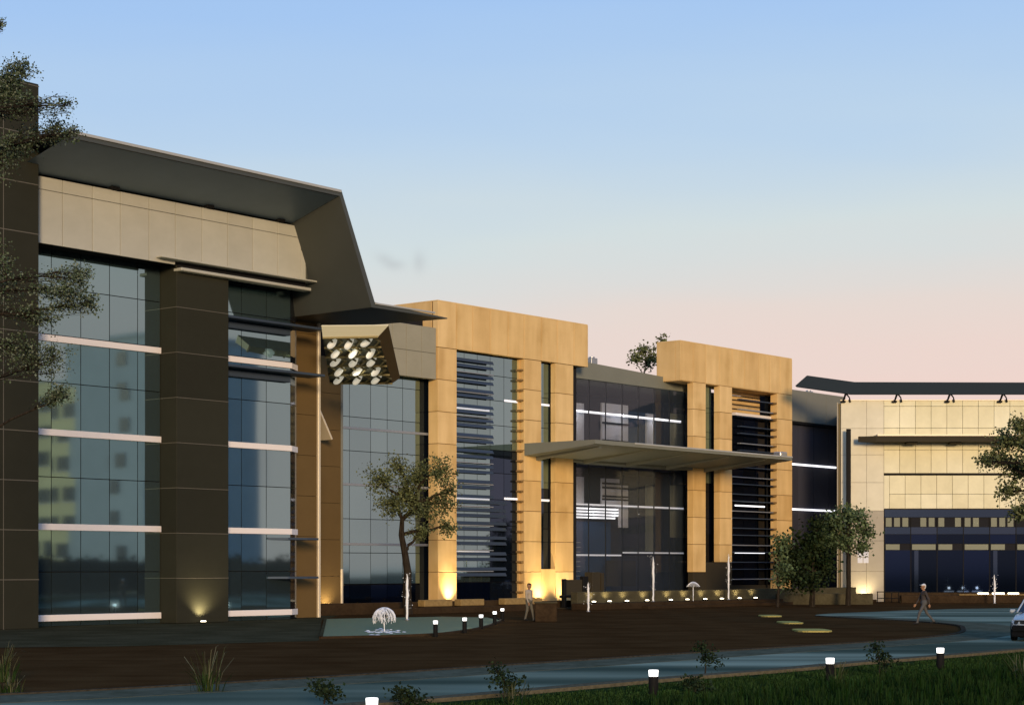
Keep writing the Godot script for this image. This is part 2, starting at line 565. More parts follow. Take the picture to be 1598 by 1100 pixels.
func ground() -> void:
	sheet("ground", [[-900, 300], [900, 300], [900, -1500], [-900, -1500]], -0.03, "earth")
	var far := smooth([[-40, -22], [-24, -28.5], [-14, -33.5], [-9.14, -36.62], [-4.35, -41.6], [0, -47.0], [5.62, -54.0], [9.0, -58.0], [11.89, -61.44], [14.66, -65.4], [16.85, -69.71], [18.2, -74.5], [19.1, -79.6], [18.5, -85.0], [16.6, -90.5], [15.6, -94.5]])
	var back := smooth([[15.6, -94.5], [15.9, -97.0], [17.28, -100.0], [20.04, -103.5], [24.28, -108.5], [31.2, -113.2], [60, -124]])
	near_edge = smooth([[-40, -14], [-20, -21.5], [-6.11, -29.59], [-2.29, -33.2], [0.17, -36.25], [2.91, -39.8], [5.64, -43.0], [7.87, -46.0], [11.7, -50.6], [15.02, -54.51], [24, -63], [40, -74], [60, -84]])
	sheet("plaza", [[-90, -20], [-40, -16], [-20, -22], [4, -36], [24, -58], [60, -80], [60, -175], [-90, -175]], 0.0, "brown_paving")
	sheet("forecourt", [[-60, -57.0], [-16, -57.6], [-12.2, -58.7], [-6.6, -63.0], [-6.7, -64.6], [-8.95, -87.3], [-8.95, -110], [-60, -110]], 0.006, "green_paving")
	var rp := far + back.slice(1)
	var rev := near_edge.duplicate()
	rev.reverse()
	sheet("road", rp + rev, 0.012, "asphalt")
	strip("footpath", far, -2.0, -0.02, 0.018, "path")
	strip("road_kerb", far, 0.18, -0.02, 0.05, "dark_kerb")
	strip("lawn_kerb", near_edge, -0.30, -0.02, 0.13, "dark_kerb")
	var inner := []
	for i in near_edge.size():
		inner.append([near_edge[i][0] + 0.42, near_edge[i][1] + 0.42])
	strip("lawn_edging", inner, -0.45, -0.02, 0.19, "kerb")
	var lp := []
	for p in near_edge:
		lp.append([p[0] + 0.55, p[1] + 0.55])
	lp += [[60, 60], [-40, 60]]
	sheet("lawn", lp, 0.12, "lawn")
	# thin yellow slabs drawn in for patches of yellow light on the paving
	var names := ["low slab drawn in for yellow light, farthest back on the brown plaza", "slab drawn in for yellow light between two others on the brown plaza", "largest and nearest of the slabs drawn in for yellow light on the plaza"]
	var spots := [[13.1, -94.2, 1.1, 2.2], [12.4, -82.9, 1.0, 2.6], [11.7, -72.6, 1.35, 2.7]]
	for k in 3:
		var mb := MB.new()
		var s: Array = spots[k]
		var pts := PackedVector2Array()
		for i in 14:
			var w := TAU * i / 14
			pts.append(Vector2(pow(abs(cos(w)), 0.5) * sign(cos(w)) * s[2] * 0.5 * rng.randf_range(0.93, 1.05), pow(abs(sin(w)), 0.5) * sign(sin(w)) * s[3] * 0.5 * rng.randf_range(0.93, 1.05)))
		mb.prism(pts, 0.0, 0.06, on_ground)
		var o := put(self, numbered("light_patch_slab"), mb.mesh(M["yellow_light_slab"]), Vector3(s[0], 0, s[1]))
		tag(o, names[k], "slab", "pale slabs on the plaza")


# ---------------------------------------------------------------- buildings
func pane_grid(p: Node3D, nm: String, kind: String, cols: Array, rows: Array, b: float, gap := 0.035, thick := 0.03, tilt := 0.0016) -> void:
	for i in cols.size() - 1:
		for j in rows.size() - 1:
			var o := bx(p, nm, kind + str(rng.randi() % 3), cols[i] + gap * 0.5, cols[i + 1] - gap * 0.5, rows[j] + gap * 0.5, rows[j + 1] - gap * 0.5, b - thick, b)
			o.rotation = Vector3(rng.randfn(0, tilt), rng.randfn(0, tilt), 0)

func glass_wing() -> void:
	var t := thing("glass_office_wing", "tall blue glass office wing with dark columns and a folded grey roof", "building", -27.0, 7.0)
	bx(t, "core", "core_dark", -60.0, -17.4, 0.0, 18.2, -12.0, 5.4)
	bx(t, "backing", "core_dark", -36.0, -18.75, 0.0, 16.0, 5.4, 7.2)
	# far left dark tower
	bx(t, "tower_column", "bronze0", -60.0, -34.6, 0.0, 22.1, 2.0, 9.3, 0.03)
	for k in 11:
		bx(t, "seam", "seam", -60.0, -34.595, 2.0 * k + 1.98, 2.0 * k + 2.015, 9.3, 9.306)
	bx(t, "seam", "seam", -36.32, -36.29, 0.0, 22.0, 9.302, 9.309)
	# dark column between the bays
	for k in 8:
		bx(t, "column_panel", "bronze%d" % (k % 3), -26.64, -23.6, 2.0 * k + 0.02, 2.0 * k + 2.0, 7.0, 8.4, 0.012)
		bx(t, "seam", "seam", -26.645, -23.595, 2.0 * k + 1.996, 2.0 * k + 2.024, 6.9, 8.404)
	# glazing, white bands
	var fl := [0.0, 0.45, 2.3, 4.3, 6.3, 8.3, 10.3, 12.3, 14.3, 16.05]
	pane_grid(t, "glass_pane", "glass", [-35.2, -34.0, -32.52, -31.0, -29.47, -27.93, -26.66], fl, 7.3)
	pane_grid(t, "glass_pane", "glass", [-23.58, -21.83, -20.26, -18.69], fl, 7.3)
	for y in [0.22, 4.06, 8.04, 12.0]:
		bx(t, "white_band", "band", -35.2, -26.67, y, y + 0.27, 7.302, 7.40, 0.01)
		bx(t, "white_band", "band", -23.57, -18.69, y, y + 0.27, 7.302, 7.40, 0.01)
	# slanted end of the right bay
	var ca := cos(0.55)
	var sa := sin(0.55)
	for j in fl.size() - 1:
		var o := bx(t, "corner_pane", "navy_glass%d" % (j % 3), -0.55, 0.55, fl[j] + 0.02, fl[j + 1] - 0.02, -0.015, 0.015)
		o.position = Vector3(-18.69 + 0.55 * ca + 27.0, o.position.y, 7.28 - 0.55 * sa - 7.0)
		o.rotation.y = 0.55
	for y in [0.22, 4.06, 8.04, 12.0]:
		var o := bx(t, "corner_band", "band", -0.55, 0.55, y, y + 0.27, -0.05, 0.05)
		o.position = Vector3(-18.69 + 0.55 * ca + 27.0, y + 0.135, 7.33 - 0.55 * sa - 7.0)
		o.rotation.y = 0.55
	# light shelves
	for s in [[13.95, -17.25], [11.72, -17.25]]:
		bx(t, "light_shelf", "louver", -23.55, s[1], s[0] - 0.06, s[0] + 0.06, 7.05, 8.2, 0.02)
		bx(t, "shelf_beam", "louver", -23.55, -18.9, s[0] - 0.42, s[0] - 0.12, 7.31, 7.55, 0.03)
	var shelf := MB.new()
	var pl := PackedVector2Array([Vector2(-20.2, 7.35), Vector2(-19.4, 7.9), Vector2(-18.4, 8.15), Vector2(-17.5, 8.0), Vector2(-17.1, 7.5), Vector2(-17.1, 6.2), Vector2(-20.2, 6.2)])
	for y in [3.8, 1.95]:
		shelf = MB.new()
		shelf.prism(pl, y, y + 0.1, func(q: Vector2, h: float) -> Vector3: return Vector3(q.x + 27.0, h, q.y - 7.0))
		part(t, "curved_shelf", shelf, "louver")
	# tan fin with its bright edge
	for k in 8:
		bx(t, "fin_panel", "tan", -18.4, -15.66, 2.0 * k + 0.015, 2.0 * k + 2.0, 5.5, 6.0, 0.008)
	bx(t, "fin_edge", "trim", -15.66, -15.50, 0.0, 15.4, 5.4, 6.12, 0.02)
	# fascia of beige panels with a joint near the top
	var fx := [-36.0, -34.4, -32.91, -31.38, -29.91, -28.35, -26.88, -25.35, -23.84, -22.3, -20.74, -19.22, -18.93]
	bx(t, "fascia_backing", "core_dark", -36.0, -18.9, 15.9, 18.45, 6.0, 8.54)
	for i in fx.size() - 1:
		var k := rng.randi() % 3
		bx(t, "fascia_panel", "beige%d" % k, fx[i] + 0.015, fx[i + 1] - 0.015, 16.02 if i > 5 else 15.82, 18.02, 8.5, 8.6, 0.008)
		bx(t, "fascia_panel", "beige%d" % k, fx[i] + 0.015, fx[i + 1] - 0.015, 18.04, 18.56, 8.5, 8.6, 0.008)
	bx(t, "ledge", "beige1", -27.97, -17.6, 15.98, 16.05, 7.0, 9.0, 0.02)
	bx(t, "lower_ledge", "beige2", -26.66, -18.7, 15.58, 15.72, 8.2, 8.75, 0.03)
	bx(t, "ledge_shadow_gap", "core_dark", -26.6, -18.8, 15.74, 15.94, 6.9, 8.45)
	for s in [[16.02, 18.02], [18.04, 18.56]]:
		var o := bx(t, "fascia_return", "grey_panel", -0.9, 0.9, s[0], s[1], -0.05, 0.05)
		o.position = Vector3(-18.93 + 0.9 * ca + 27.0, o.position.y, 8.55 - 0.9 * sa - 7.0)
		o.rotation.y = 0.55
	# roof brackets
	for a in [-30.26, -24.96, -20.6]:
		bx(t, "roof_bracket", "black", a - 0.22, a + 0.22, 18.57, 18.72, 8.3, 8.75, 0.02)
	# folded roof: a ribbon that runs level, drops, and runs level again
	var line := [Vector2(-35.2, 19.45), Vector2(-20.07, 19.45), Vector2(-17.97, 14.6), Vector2(-12.67, 14.6)]
	var rb := MB.new()
	var fb := 12.0
	var bk := [-8.0, -8.0, 1.6, 1.6]
	var fr := [fb, fb, fb, fb]
	var end_back := Vector3(-8.6, 14.6, 3.0)
	for i in 3:
		var p: Vector2 = line[i]
		var q: Vector2 = line[i + 1]
		var th := 0.26
		var p0 := Vector3(p.x, p.y, fr[i]); var q0 := Vector3(q.x, q.y, fr[i + 1])
		var p1 := Vector3(p.x, p.y, bk[i] if i < 2 else -8.0); var q1 := Vector3(q.x, q.y, -8.0 if i < 2 else 3.4)
		if i == 2: q1.x = q.x - 1.4
		var up := Vector3(0, th, 0)
		if i == 1: up = Vector3(0.30, 0.12, 0)
		var sh := Vector3(-27.0, 0, 7.0)
		rb.oquad(p0 - sh, q0 - sh, q1 - sh, p1 - sh, -up)
		var ua := Vector3(0, th, 0) if i != 1 else Vector3(0.15, th, 0)
		var pu := Vector3(0.12, th, 0) if i == 1 else (Vector3(0, th, 0) if i == 0 else Vector3(0.2, th, 0))
		var qu := Vector3(0.12, th, 0) if i == 0 else (Vector3(0.2, th, 0) if i == 1 else Vector3(0, 0.05, 0))
		rb.oquad(p0 + pu - sh, q0 + qu - sh, q1 + qu - sh, p1 + pu - sh, ua)
		rb.oquad(p0 - sh, q0 - sh, q0 + qu - sh, p0 + pu - sh, Vector3(0, 0, 1))
		rb.oquad(p1 - sh, q1 - sh, q1 + qu - sh, p1 + pu - sh, Vector3(0, 0, -1))
		if i == 2:
			rb.oquad(q0 - sh, q1 - sh, q1 + qu - sh, q0 + qu - sh, Vector3(1, 0, 0))
	var sf := Vector3(-27.0, 0, 7.0)
	var so := MB.new()
	so.oquad(Vector3(-35.2, 19.44, 11.9) - sf, Vector3(-20.10, 19.44, 11.9) - sf, Vector3(-19.76, 18.66, 8.5) - sf, Vector3(-35.2, 18.66, 8.5) - sf, Vector3(0, -1, 0.3))
	var roof := part(t, "folded_roof", rb, "roof_metal")
	part(roof, "soffit", so, "soffit_metal")  # underside sloped to catch more of the low sky light
	org[roof] = org[t]
	bx(roof, "edge_trim", "roof_edge", -35.2, -20.0, 19.62, 19.74, 11.98, 12.06, 0.01)
	bx(roof, "edge_trim", "roof_edge", -17.75, -13.6, 14.76, 14.84, 11.98, 12.05, 0.01)
	# column under the roof's end
	bx(t, "end_column", "grey_panel", -16.9, -16.4, 14.0, 19.3, 5.0, 5.4)


func suspended_canopy() -> void:
	# an upside-down trough with egg-shaped cells, their glow added, in its sloping underside, in front of the recessed wing
	var t := thing_w("suspended_canopy", "beige box canopy with rows of egg-shaped cells in its sloping underside", "canopy", Vector3(-7.4, 0, -91))
	var at := Vector3(-7.4, 0, -91)
	var ft := [Vector3(-8.88, 13.73, -86.5), Vector3(-5.757, 13.75, -86.5)]
	var fbm := [Vector3(-8.88, 13.25, -87.1), Vector3(-6.28, 13.30, -87.1)]
	var bt := [Vector3(-9.5, 12.38, -97.0), Vector3(-5.85, 12.37, -97.0)]
	var bb := [Vector3(-9.45, 12.02, -96.2), Vector3(-6.20, 12.02, -96.2)]
	for l in [ft, fbm, bt, bb]:
		for k in 2: l[k] -= at
	var mb := MB.new()
	mb.oquad(ft[0], ft[1], fbm[1], fbm[0], Vector3(0, -0.2, 1))
	mb.oquad(ft[0] + Vector3(0, 0.03, 0), ft[1] + Vector3(0, 0.03, 0), ft[1], ft[0], Vector3(0, 0, 1))
	part(t, "front_fascia", mb, "canopy_cream")
	mb = MB.new()
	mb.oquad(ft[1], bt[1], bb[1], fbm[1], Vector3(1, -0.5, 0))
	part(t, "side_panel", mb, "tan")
	mb = MB.new()
	mb.oquad(ft[0] + Vector3(0, 0.03, 0), ft[1] + Vector3(0, 0.03, 0), bt[1] + Vector3(0, 0.03, 0), bt[0] + Vector3(0, 0.03, 0), Vector3.UP)
	mb.oquad(ft[0], bt[0], bb[0], fbm[0], Vector3(-1, -0.5, 0))
	mb.oquad(bt[0], bt[1], bb[1], bb[0], Vector3(0, 0, -1))
	part(t, "top_cover", mb, "grey_panel")
	mb = MB.new()
	var up := Vector3(0, 0.12, 0)
	mb.oquad(fbm[0] + up, fbm[1] + up, bb[1] + up, bb[0] + up, Vector3.DOWN)
	part(t, "soffit", mb, "olive_grey")
	# ribs of the lattice
	var sof := func(u: float, w: float) -> Vector3: return fbm[0].lerp(fbm[1], u).lerp(bb[0].lerp(bb[1], u), w)
	for i in 6:
		var r := MB.new()
		r.tube([sof.call(0.0, i / 5.0), sof.call(1.0, i / 5.0)], [0.07, 0.07], 6)
		part(t, "lattice_rib", r, "lattice")
	for i in 6:
		for j in 5:
			var r := MB.new()
			var u0 := (i + (0.15 if j % 2 else 0.4)) / 6.0
			r.tube([sof.call(clamp(u0, 0, 1), j / 5.0), sof.call(clamp(u0 + 0.1, 0, 1), (j + 0.45) / 5.0), sof.call(clamp(u0 - 0.02, 0, 1), (j + 1) / 5.0)], [0.05, 0.06, 0.05], 5)
			part(t, "lattice_rib", r, "lattice")
	for w in [0.25, 0.7]:
		omni(t, sof.call(0.5, w) + Vector3(0, -0.45, 0), Color(1.0, 0.93, 0.72), 0.35, 0.2)  # added light to go with the glow of the cells
	# egg-shaped cells; no lamps, the glow is added to brighten them
	var egg := MB.new()
	var prof := []
	for k in 9:
		var w := PI * k / 8.0
		prof.append(Vector2(sin(w) * (0.25 + 0.13 * cos(w)), -cos(w) * 0.50))
	egg.lathe(prof, 12)
	var em := egg.mesh(M["egg_glow"])
	for j in 5:
		for i in 3:
			var o := put(t, "egg_cell", em, sof.call((i + 0.55 + 0.12 * (j % 2)) / 3.3, (j + 0.5) / 5.0) + Vector3(0, -0.02, 0))
			o.rotation = Vector3(1.0 + rng.randfn(0, 0.1), 0.9 + rng.randfn(0, 0.12), 0.0)
			o.scale = Vector3(0.7, 0.8, 0.5)


func recessed_wing() -> void:
	var t := thing("recessed_glass_wing", "set-back glass wing with a beige fascia beside the sandstone portal", "building", -4.0, -1.0)
	bx(t, "core", "core_dark", -14.0, 0.35, 0.0, 17.0, -12.0, -1.2)
	pane_grid(t, "glass_pane", "glass", [-8.0, -6.38, -4.68, -3.32, -2.03, -0.56], [1.55, 3.3, 5.2, 7.1, 9.0, 10.9, 12.8, 13.5], -0.9)
	pane_grid(t, "glass_pane", "ink_glass", [-8.0, -6.38, -4.68, -3.32, -2.03, -0.56], [0.4, 1.52], -0.9)
	bx(t, "dark_jamb", "navy_glass2", -0.54, 0.36, 0.4, 13.5, -1.1, -0.92)
	for y in [10.2, 7.05, 3.72]:
		bx(t, "transom_band", "louver_light", -8.0, 0.3, y, y + 0.14, -0.9, -0.84, 0.01)
	bx(t, "sill", "louver_light", -8.0, 0.0, 0.2, 0.38, -1.0, -0.7, 0.02)
	var fx := [-8.5, -7.3, -6.1, -4.9, -3.74, -2.57, -1.27, -0.02]
	for i in fx.size() - 1:
		for s in [[13.42, 14.9], [14.92, 16.4]]:
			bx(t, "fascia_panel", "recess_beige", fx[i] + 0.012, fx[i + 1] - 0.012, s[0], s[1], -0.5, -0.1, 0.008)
	# tan pier at its left end
	for k in 7:
		bx(t, "pier_panel", "tan", -12.5, -7.72, 2.0 * k + 0.015, 2.0 * k + 2.0, -0.8, -0.25, 0.008)
	bx(t, "pier_edge", "trim", -7.72, -7.56, 0.0, 2.4, -0.85, -0.2, 0.02)
	bx(t, "pier_edge", "grey_panel", -7.72, -7.56, 2.42, 13.9, -0.85, -0.2, 0.02)
	var mb := MB.new()
	mb.box(Vector3(-10.2 + 4.0, 10.35, 1.2), Vector3(0.12, 2.3, 1.6), 0.02, Color.WHITE, Basis(Vector3(0, 0, 1), 0.55))
	part(t, "diagonal_plate", mb, "trim")


func stone(p: Node3D, nm: String, a0: float, a1: float, y0: float, y1: float, b0: float, b1: float, e := 0.018) -> void:
	bx(p, nm, "stone%d" % (rng.randi() % 3), a0 + e, a1 - e, y0 + e, y1 - e, b0, b1 + rng.randf_range(-0.004, 0.004), 0.012)

func pier(p: Node3D, a0: float, a1: float, y0: float, depth: float, top := 15.3) -> void:
	bx(p, "pier_core", "stone_core", a0 + 0.03, a1 - 0.03, y0, top, -depth + 0.03, -0.03)
	var y := top
	while y > y0 + 0.3:
		var lo: float = max(y - 1.87, y0)
		if lo - y0 < 0.6: lo = y0
		stone(p, "stone_panel", a0, a1, lo, y, -depth, 0.0)
		y = lo

func portal_one() -> void:
	var t := thing("sandstone_portal", "golden sandstone portal with three tall piers, glass and dark louvres, on the left", "building", 7.0, 0.0, "sandstone portals of the entrance front")
	var hx := [0.0, 1.63, 3.11, 4.72, 6.41, 7.95, 9.65, 11.25, 12.96, 14.44]
	bx(t, "header_core", "stone_core", 0.05, 14.39, 15.33, 17.95, -5.95, -0.05)
	for i in hx.size() - 1:
		stone(t, "header_panel", hx[i], hx[i + 1], 15.3, 18.0, -0.4, 0.0)
	for i in 4:      # left flank
		stone(t, "flank_panel", 0.0, 0.4, 15.3, 18.0, -1.9 - i * 1.4, -0.5 - i * 1.4)
	bx(t, "coping", "stone1", 0.02, 14.42, 17.985, 18.05, -5.9, -0.02, 0.01)
	pier(t, 0.0, 1.69, 0.0, 0.75)
	pier(t, 7.95, 9.65, 0.0, 0.46)
	pier(t, 11.05, 12.90, 0.0, 0.40)
	bx(t, "base_core", "stone_core", 9.66, 11.04, 0.0, 2.3, -0.4, -0.06)
	stone(t, "base_panel", 9.65, 11.05, 0.0, 2.4, -0.38, -0.01)
	# glass
	bx(t, "backing", "core_dark", 0.4, 14.0, 0.0, 15.3, -5.0, -0.62)
	var rows := [1.6, 3.3, 5.0, 6.6, 8.2, 9.6, 11.1, 12.6, 14.1, 15.25]
	pane_grid(t, "glass_pane", "glass", [1.7, 2.9, 4.1, 5.3], rows, -0.50)
	pane_grid(t, "glass_pane", "navy_glass", [5.3, 6.6, 7.94], [0.5, 1.6, 3.3, 5.0, 6.6, 8.2, 9.6], -0.50)
	pane_grid(t, "glass_pane", "glass", [5.3, 6.6, 7.94], [9.6, 11.1, 12.6, 14.1, 15.25], -0.50)
	pane_grid(t, "glass_pane", "glass", [9.66, 10.35, 11.04], [7.4, 9.3, 11.2, 13.1, 15.25], -0.50)
	pane_grid(t, "glass_pane", "navy_glass", [9.66, 10.35, 11.04], [2.4, 4.9, 7.4], -0.50)
	bx(t, "ground_glass", "ink_glass1", 1.7, 5.28, 0.3, 1.58, -0.53, -0.50)
	bx(t, "sill", "pale_cream", 5.3, 7.9, 0.1, 0.48, -0.6, -0.4, 0.02)
	bx(t, "sill", "tan_wall", 1.7, 5.28, 0.02, 0.28, -0.6, -0.4, 0.02)
	for y in [11.9, 6.55, 3.35]:  # white bands across the panes, made to glow
		bx(t, "glow_strip", "strip_dim", 1.72, 5.2, y, y + 0.10, -0.498, -0.46)
	for y in [12.6, 6.62]:
		bx(t, "glow_strip", "strip_dim", 6.62, 7.93, y, y + 0.13, -0.498, -0.46)
		bx(t, "glow_strip", "strip_dim", 9.67, 11.03, y, y + 0.13, -0.498, -0.46)
	# louvre blades in pairs
	var y := 2.05
	var k := 0
	while y < 15.1:
		var o := bx(t, "louver_blade", "louver", 1.7, 5.28 if y > 6.4 else 6.5, -0.11, 0.11, -0.02, 0.02, 0.01)
		o.position.y = y
		o.position.z = -0.24
		o.rotation.x = -0.5
		if k % 3 == 0:
			bx(t, "louver_blade", "louver_light", 1.7, 5.28, y + 0.17, y + 0.23, -0.42, -0.2, 0.01)
		y += 0.34 if k % 2 == 0 else rng.randf_range(0.42, 0.62)
		k += 1
	# short stub blades on the flank of the middle pier
	y = 0.9
	while y < 15.0:
		bx(t, "blade_end", "stone_core", 7.74, 7.96, y, y + 0.12, -0.5, -0.06, 0.01)
		y += 0.62
	bx(t, "louver_rail", "stone2", 7.86, 7.95, 0.2, 15.28, -0.5, -0.36)


func portal_two() -> void:
	var t := thing("sandstone_portal", "golden sandstone portal with louvred opening and box-ended header, on the right", "building", 32.0, 0.0, "sandstone portals of the entrance front")
	var hx := [24.86, 26.42, 28.0, 29.7, 31.36, 32.96, 34.93, 36.42, 37.85, 39.57]
	bx(t, "header_core", "stone_core", 24.91, 39.52, 15.33, 17.95, -1.95, -0.05)
	for i in hx.size() - 1:
		stone(t, "header_panel", hx[i], hx[i + 1], 15.3, 18.0, -0.4, 0.0)
	stone(t, "flank_panel", 24.86, 25.3, 15.3, 18.0, -2.0, -0.42)
	bx(t, "coping", "stone1", 24.88, 39.55, 17.985, 18.05, -1.98, -0.02, 0.01)
	bx(t, "header_soffit", "stone2", 24.9, 39.5, 15.28, 15.32, -1.95, -0.05)
	pier(t, 26.42, 28.0, 2.15, 0.5)
	pier(t, 29.75, 31.36, 2.85, 0.5)
	pier(t, 37.45, 39.57, 0.0, 0.6)
	bx(t, "plinth", "dark_stone", 26.5, 28.0, 0.0, 2.14, -0.5, -0.06, 0.02)
	bx(t, "plinth", "dark_stone", 28.02, 31.4, 0.0, 2.84, -0.6, -0.04, 0.02)
	bx(t, "backing", "core_dark", 31.0, 39.0, 0.0, 13.2, -5.0, -1.1)
	pane_grid(t, "glass_pane", "navy_glass", [31.37, 32.6], [1.2, 3.0, 4.8, 6.6, 8.4, 10.2, 12.0, 13.6, 15.2], -0.85)
	pane_grid(t, "glass_pane", "ink_glass", [32.6, 34.2, 35.8, 37.44], [1.2, 3.0, 4.8, 6.6, 8.4, 10.2, 12.0, 13.4], -0.85)
	pane_grid(t, "glass_pane", "glass", [28.01, 28.9, 29.74], [8.4, 10.2, 12.0, 13.7, 15.2], -0.7)
	pane_grid(t, "glass_pane", "ink_glass", [28.01, 28.9, 29.74], [2.9, 4.8, 6.6, 8.4], -0.7)
	bx(t, "ground_wall", "dark_stone", 31.4, 37.4, 0.0, 1.2, -1.0, -0.6)
	bx(t, "sill_band", "band", 32.6, 37.42, 13.42, 13.62, -0.9, -0.5, 0.01)
	for y in [6.9, 3.5]:
		bx(t, "glow_strip", "strip_lamp", 33.0, 37.0, y, y + 0.1, -0.84, -0.79)
	for k in 3:
		bx(t, "glow_strip", "strip_lamp", 31.4, 32.55, 5.6 + 0.28 * k, 5.74 + 0.28 * k, -0.84, -0.79)
	# gold slats behind the open top
	for k in 5:
		bx(t, "slat", "stone%d" % (k % 3), 33.4, 37.6, 13.75 + 0.32 * k, 13.98 + 0.32 * k, -1.7, -1.6, 0.01)
	bx(t, "slat_post", "dark_stone", 38.6, 39.4, 13.2, 15.3, -1.8, -1.5)
	var y := 1.6
	var k := 0
	while y < 15.0:
		bx(t, "louver_blade", "louver_light" if k % 4 == 0 else "louver", 31.6 if y < 9.4 else 32.7, 37.44, y, y + 0.07, -0.45, -0.15, 0.01)
		bx(t, "blade_end", "stone_core", 37.15, 37.47, y - 0.03, y + 0.1, -0.5, -0.05, 0.01)
		y += 0.72 if k % 2 == 0 else 0.5
		k += 1
	bx(t, "louver_rail", "black", 36.7, 36.78, 1.0, 9.4, -0.5, -0.42)


func entrance_hall() -> void:
	var t := thing("entrance_hall", "dark glazed entrance hall between the two sandstone portals", "building", 21.0, -3.0)
	var a0 := 13.0
	var a1 := 36.0
	bx(t, "back_wall", "hall_wall", a0, a1, 0.0, 14.9, -9.3, -9.0)
	bx(t, "side_wall", "hall_wall", a1 - 0.3, a1, 0.0, 14.9, -9.0, -5.1)
	bx(t, "side_wall", "hall_wall", a0, a0 + 0.3, 0.0, 14.9, -9.0, -1.9)
	bx(t, "hall_floor", "hall_floor", a0, a1, 0.3, 0.42, -9.0, -1.5)
	bx(t, "upper_floor", "hall_wall", a0 + 0.3, a1 - 0.3, 9.3, 9.8, -9.0, -4.2)
	bx(t, "roof_slab", "olive_grey", a0, 36.0, 14.9, 15.05, -9.3, -1.9)
	# curved fascia that thins to the right
	var mb := MB.new()
	var top := []
	for i in 13:
		var u := i / 12.0
		top.append(Vector2(a0 + (30.5 - a0) * u, 15.95 - 0.55 * pow(u, 1.3)))
	for i in 12:
		var p: Vector2 = top[i]
		var q: Vector2 = top[i + 1]
		var z0 := -1.45 + 3.0
		var z1 := -6.0 + 3.0
		mb.oquad(Vector3(p.x - 21, 14.78, z0), Vector3(q.x - 21, 14.78, z0), Vector3(q.x - 21, q.y, z0), Vector3(p.x - 21, p.y, z0), Vector3(0, 0, 1))
		mb.oquad(Vector3(p.x - 21, p.y, z0), Vector3(q.x - 21, q.y, z0), Vector3(q.x - 21, q.y, z1), Vector3(p.x - 21, p.y, z1), Vector3.UP)
		mb.oquad(Vector3(p.x - 21, 14.78, z0), Vector3(q.x - 21, 14.78, z0), Vector3(q.x - 21, 14.78, z1), Vector3(p.x - 21, 14.78, z1), Vector3.DOWN)
	part(t, "roof_fascia", mb, "olive_grey")
	# glass front
	var cols := []
	var x := 13.0
	while x < 31.9:
		cols.append(x)
		x += 1.85
	for i in cols.size() - 1:
		for r in [[0.42, 3.3], [3.33, 6.6], [6.63, 9.6], [9.63, 12.7], [12.73, 14.77]]:
			var o := bx(t, "glass_pane", "clear_glass", cols[i] + 0.02, cols[i + 1] - 0.02, r[0], r[1], -1.62, -1.60)
			o.rotation.y = rng.randfn(0, 0.001)
		bx(t, "mullion", "black", cols[i] - 0.02, cols[i] + 0.02, 0.42, 14.78, -1.72, -1.63)
	# blinds, panels and strips inside
	for s in [[17.0, 18.0, 10.3, 13.4, "blind"], [20.0, 23.0, 9.9, 13.6, "blind"], [25.2, 26.1, 9.9, 13.2, "blind"], [28.1, 30.6, 9.9, 13.4, "blind_olive"], [17.0, 18.0, 6.7, 8.5, "blind"], [20.0, 22.0, 6.7, 8.5, "blind"], [22.0, 23.0, 5.2, 8.2, "blind"], [25.2, 26.1, 3.6, 8.2, "blind_olive"], [28.1, 30.6, 4.6, 8.3, "blind_olive"], [20.6, 23.9, 1.2, 2.95, "dark_stone"], [31.2, 34.0, 1.2, 2.95, "dark_stone"]]:
		bx(t, "inner_panel", s[4], s[0], s[1], s[2], s[3], -3.2, -3.05, 0.01)
	for s in [[20.0, 23.0, 9.9, 13.6], [20.0, 23.0, 6.7, 8.5]]:
		for f in [0.18, 0.3, 0.62, 0.78]:
			var y: float = lerp(s[2], s[3], f)
			bx(t, "panel_bar", "black", s[0], s[1], y, y + 0.12, -3.05, -2.95)
	bx(t, "blue_wall", "hall_blue", 24.0, 28.0, 9.8, 13.4, -4.4, -4.25)
	bx(t, "blue_wall", "hall_blue", 17.0, 22.6, 0.5, 5.6, -4.4, -4.25)
	bx(t, "strip_light", "strip_lamp", 15.5, 28.6, 12.72, 12.86, -2.6, -2.5)
	bx(t, "strip_light", "strip_dim", 15.5, 29.0, 6.58, 6.72, -2.6, -2.5)
	bx(t, "strip_light", "strip_dim", 15.5, 21.6, 3.24, 3.34, -2.6, -2.5)
	bx(t, "strip_light", "strip_dim", 21.7, 29.0, 3.44, 3.54, -2.6, -2.5)
	for k in 4:
		bx(t, "ceiling_light", "strip_lamp", 14.0, 21.4 - (0.4 if k == 0 else 0.0), 5.75 + 0.2 * k, 5.86 + 0.2 * k, -2.9, -2.7)
	for a in [17.0, 21.5, 26.0]:
		omni(t, Vector3(a - 21.0, 12.6, 0.75), Color(0.95, 0.95, 1.0), 0.5, 0.1)
	for a in [15.5, 18.5, 21.0]:
		omni(t, Vector3(a - 21.0, 6.1, 0.55), Color(0.95, 0.95, 1.0), 0.5, 0.1)
	for k in 12:
		bx(t, "stair_tread", "louver_light", 16.6, 17.8, 0.6 + 0.32 * k, 0.66 + 0.32 * k, -3.6, -3.2)


